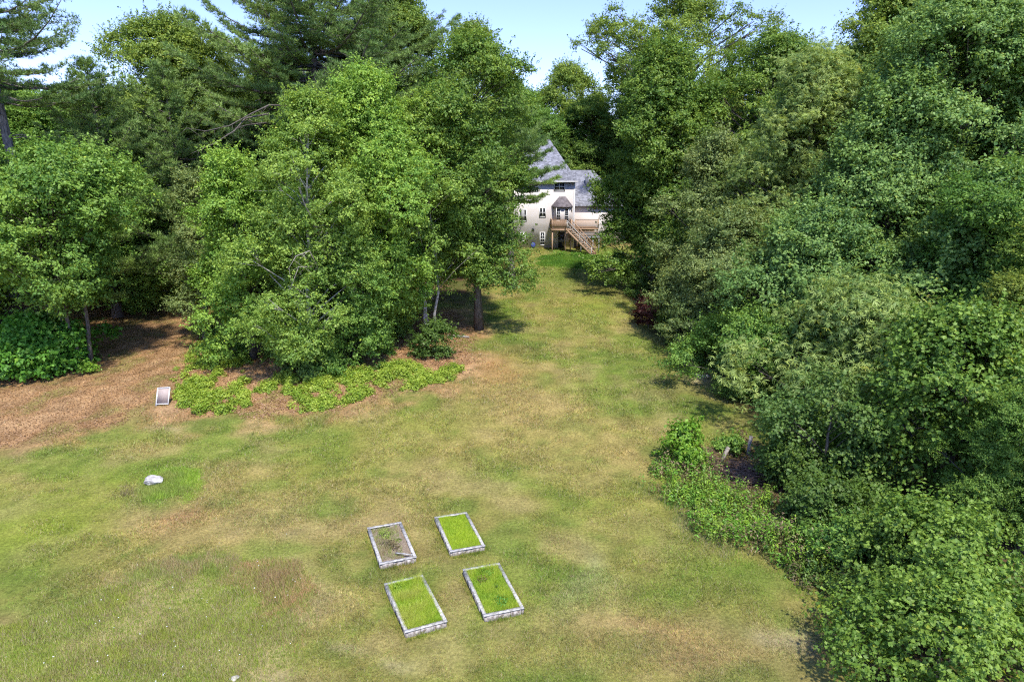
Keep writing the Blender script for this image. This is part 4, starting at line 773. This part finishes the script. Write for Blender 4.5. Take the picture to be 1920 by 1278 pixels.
railing((dx0 + .05, DY + .05, fz), (dx1, DY + .05, fz), 1.02, M['deck'], deck); railing((dx0 + .05, DY + .17, fz), (dx0 + .05, 79.9, fz), 1.02, M['deck'], deck); railing((dx2 - .05, DY + .1, fz), (dx2 - .05, 79.0, fz), 1.02, M['deck'], deck)
for px in (dx0 + .1, dx1, dx2 - .1):
    m_ = MB(); m_.box(L((px - .07, DY + .1, hzb)), L((px + .07, DY + .24, fz - .225))); part(m_, 'post', M['deck'], deck)
m_ = MB(); m_.box(L((dx1 + .08, DY + .02, fz - 1.9)), L((dx2 - .18, DY + .08, fz - .23))); part(m_, 'lattice_panel', M['deck'], deck)
# staircase down toward the lawn
st = empty('staircase', (0, 0, 0)); st.parent = deck
s_top = Vector((dx2 - .25, DY - .05, fz)); gb = at(1113, 477, 75.6); s_bot = Vector((gb.x, 75.6, gz(gb.x, 75.6))); d_ = s_bot - s_top; hdir = Vector((d_.x, d_.y, 0)).normalized(); pr = Vector((-hdir.y, hdir.x, 0)); nst = 16
for k in range(nst):
    p = s_top + d_ * ((k + .5) / nst); m_ = MB(); m_.bar(L(p - pr * .5), L(p + pr * .5), .26, .045); m_.build('step', M['deck'], st)
for sd in (-1, 1):
    m_ = MB(); o_ = pr * sd * .53; m_.bar(L(s_top + o_ - Vector((0, 0, .12))), L(s_bot + o_ + Vector((0, 0, .05))), .05, .26); m_.build('stringer', M['deck'], st)
    m_ = MB(); up = Vector((0, 0, .95)); m_.bar(L(s_top + o_ + up), L(s_bot + o_ + up), .08, .06); m_.bar(L(s_top + o_ + up * .55), L(s_bot + o_ + up * .55), .04, .05)
    for k in range(15): p = s_top + o_ + d_ * (k / 14); w_ = .09 if k % 7 == 0 else .035; m_.bar(L(p - Vector((0, 0, .1))), L(p + up), w_, w_)
    m_.build('handrail', M['board'] if sd < 0 else M['deck'], st)
# second deck along the wing
d2 = empty('side_deck', O, 0, 'long raised deck with pink-brown railing in front of the house wing', 'deck'); EY = 79.0; ez = hp(1090, 428, EY).z; e0, e1 = hp(1077, 420, EY).x, hp(1122, 420, EY).x
m_ = MB(); m_.box(L((e0, EY, ez - .16)), L((e1, 81.97, ez))); part(m_, 'deck_floor', M['deck'], d2); railing((e0 + .1, EY + .05, ez), (e1, EY + .05, ez), 1.0, M['deck'], d2)
m_ = MB()
for k in range(9): z_ = ez - .36 - k * .13; m_.box(L((e0 + .3, EY + .04, z_ - .05)), L((e1, EY + .07, z_ + .03)))
for k in range(6): px = e0 + .4 + (e1 - e0 - .5) * k / 5; m_.box(L((px - .06, EY + .08, hzb)), L((px + .06, EY + .2, ez - .225)))
part(m_, 'skirt_boards', M['deck'], d2)
d3 = empty('grey_platform', O, 0, 'low weathered grey platform beside the deck stairs', 'deck'); a_ = hp(1088, 445, 77.8); c_ = hp(1125, 445, 77.8); m_ = MB(); m_.box(L((a_.x, 77.8, a_.z - .1)), L((c_.x, 78.9, a_.z + .06))); part(m_, 'platform_floor', M['deck_grey'], d3); 
for k in range(4): px = a_.x + .1 + (c_.x - a_.x - .2) * k / 3; m_ = MB(); m_.box(L((px - .06, 77.85, hzb)), L((px + .06, 77.97, a_.z - .102))); part(m_, 'post', M['deck_grey'], d3)
railing((a_.x, 77.85, a_.z + .06), (c_.x, 77.85, a_.z + .06), .5, M['deck_grey'], d3)
# blue disc and low border
p = g_at(1000, 466); p.y = HY - .25; p.z = gz(p.x, p.y); m_ = MB(); c0 = Vector((0, 0, .36)); n_ = Vector((.5, -1, .15)).normalized(); m_.tube([c0 + n_ * .06, c0, c0 - n_ * .05], [.22, .30, .28], 18); tag(m_.build('blue_disc', M['blue'], loc=p, smooth=False), 'round blue disc leaning at the foot of the cream house wall', 'disc')
a_ = at(918, 456, 79); c_ = at(957, 456, 79); m_ = MB(); m_.box((0, 0, -.6), (c_.x - a_.x, .4, .18)); tag(m_.build('timber_border', M['deck'], loc=(a_.x, 79, a_.z)), 'low tan timber edging in front of the shaded end of the house', 'edging')
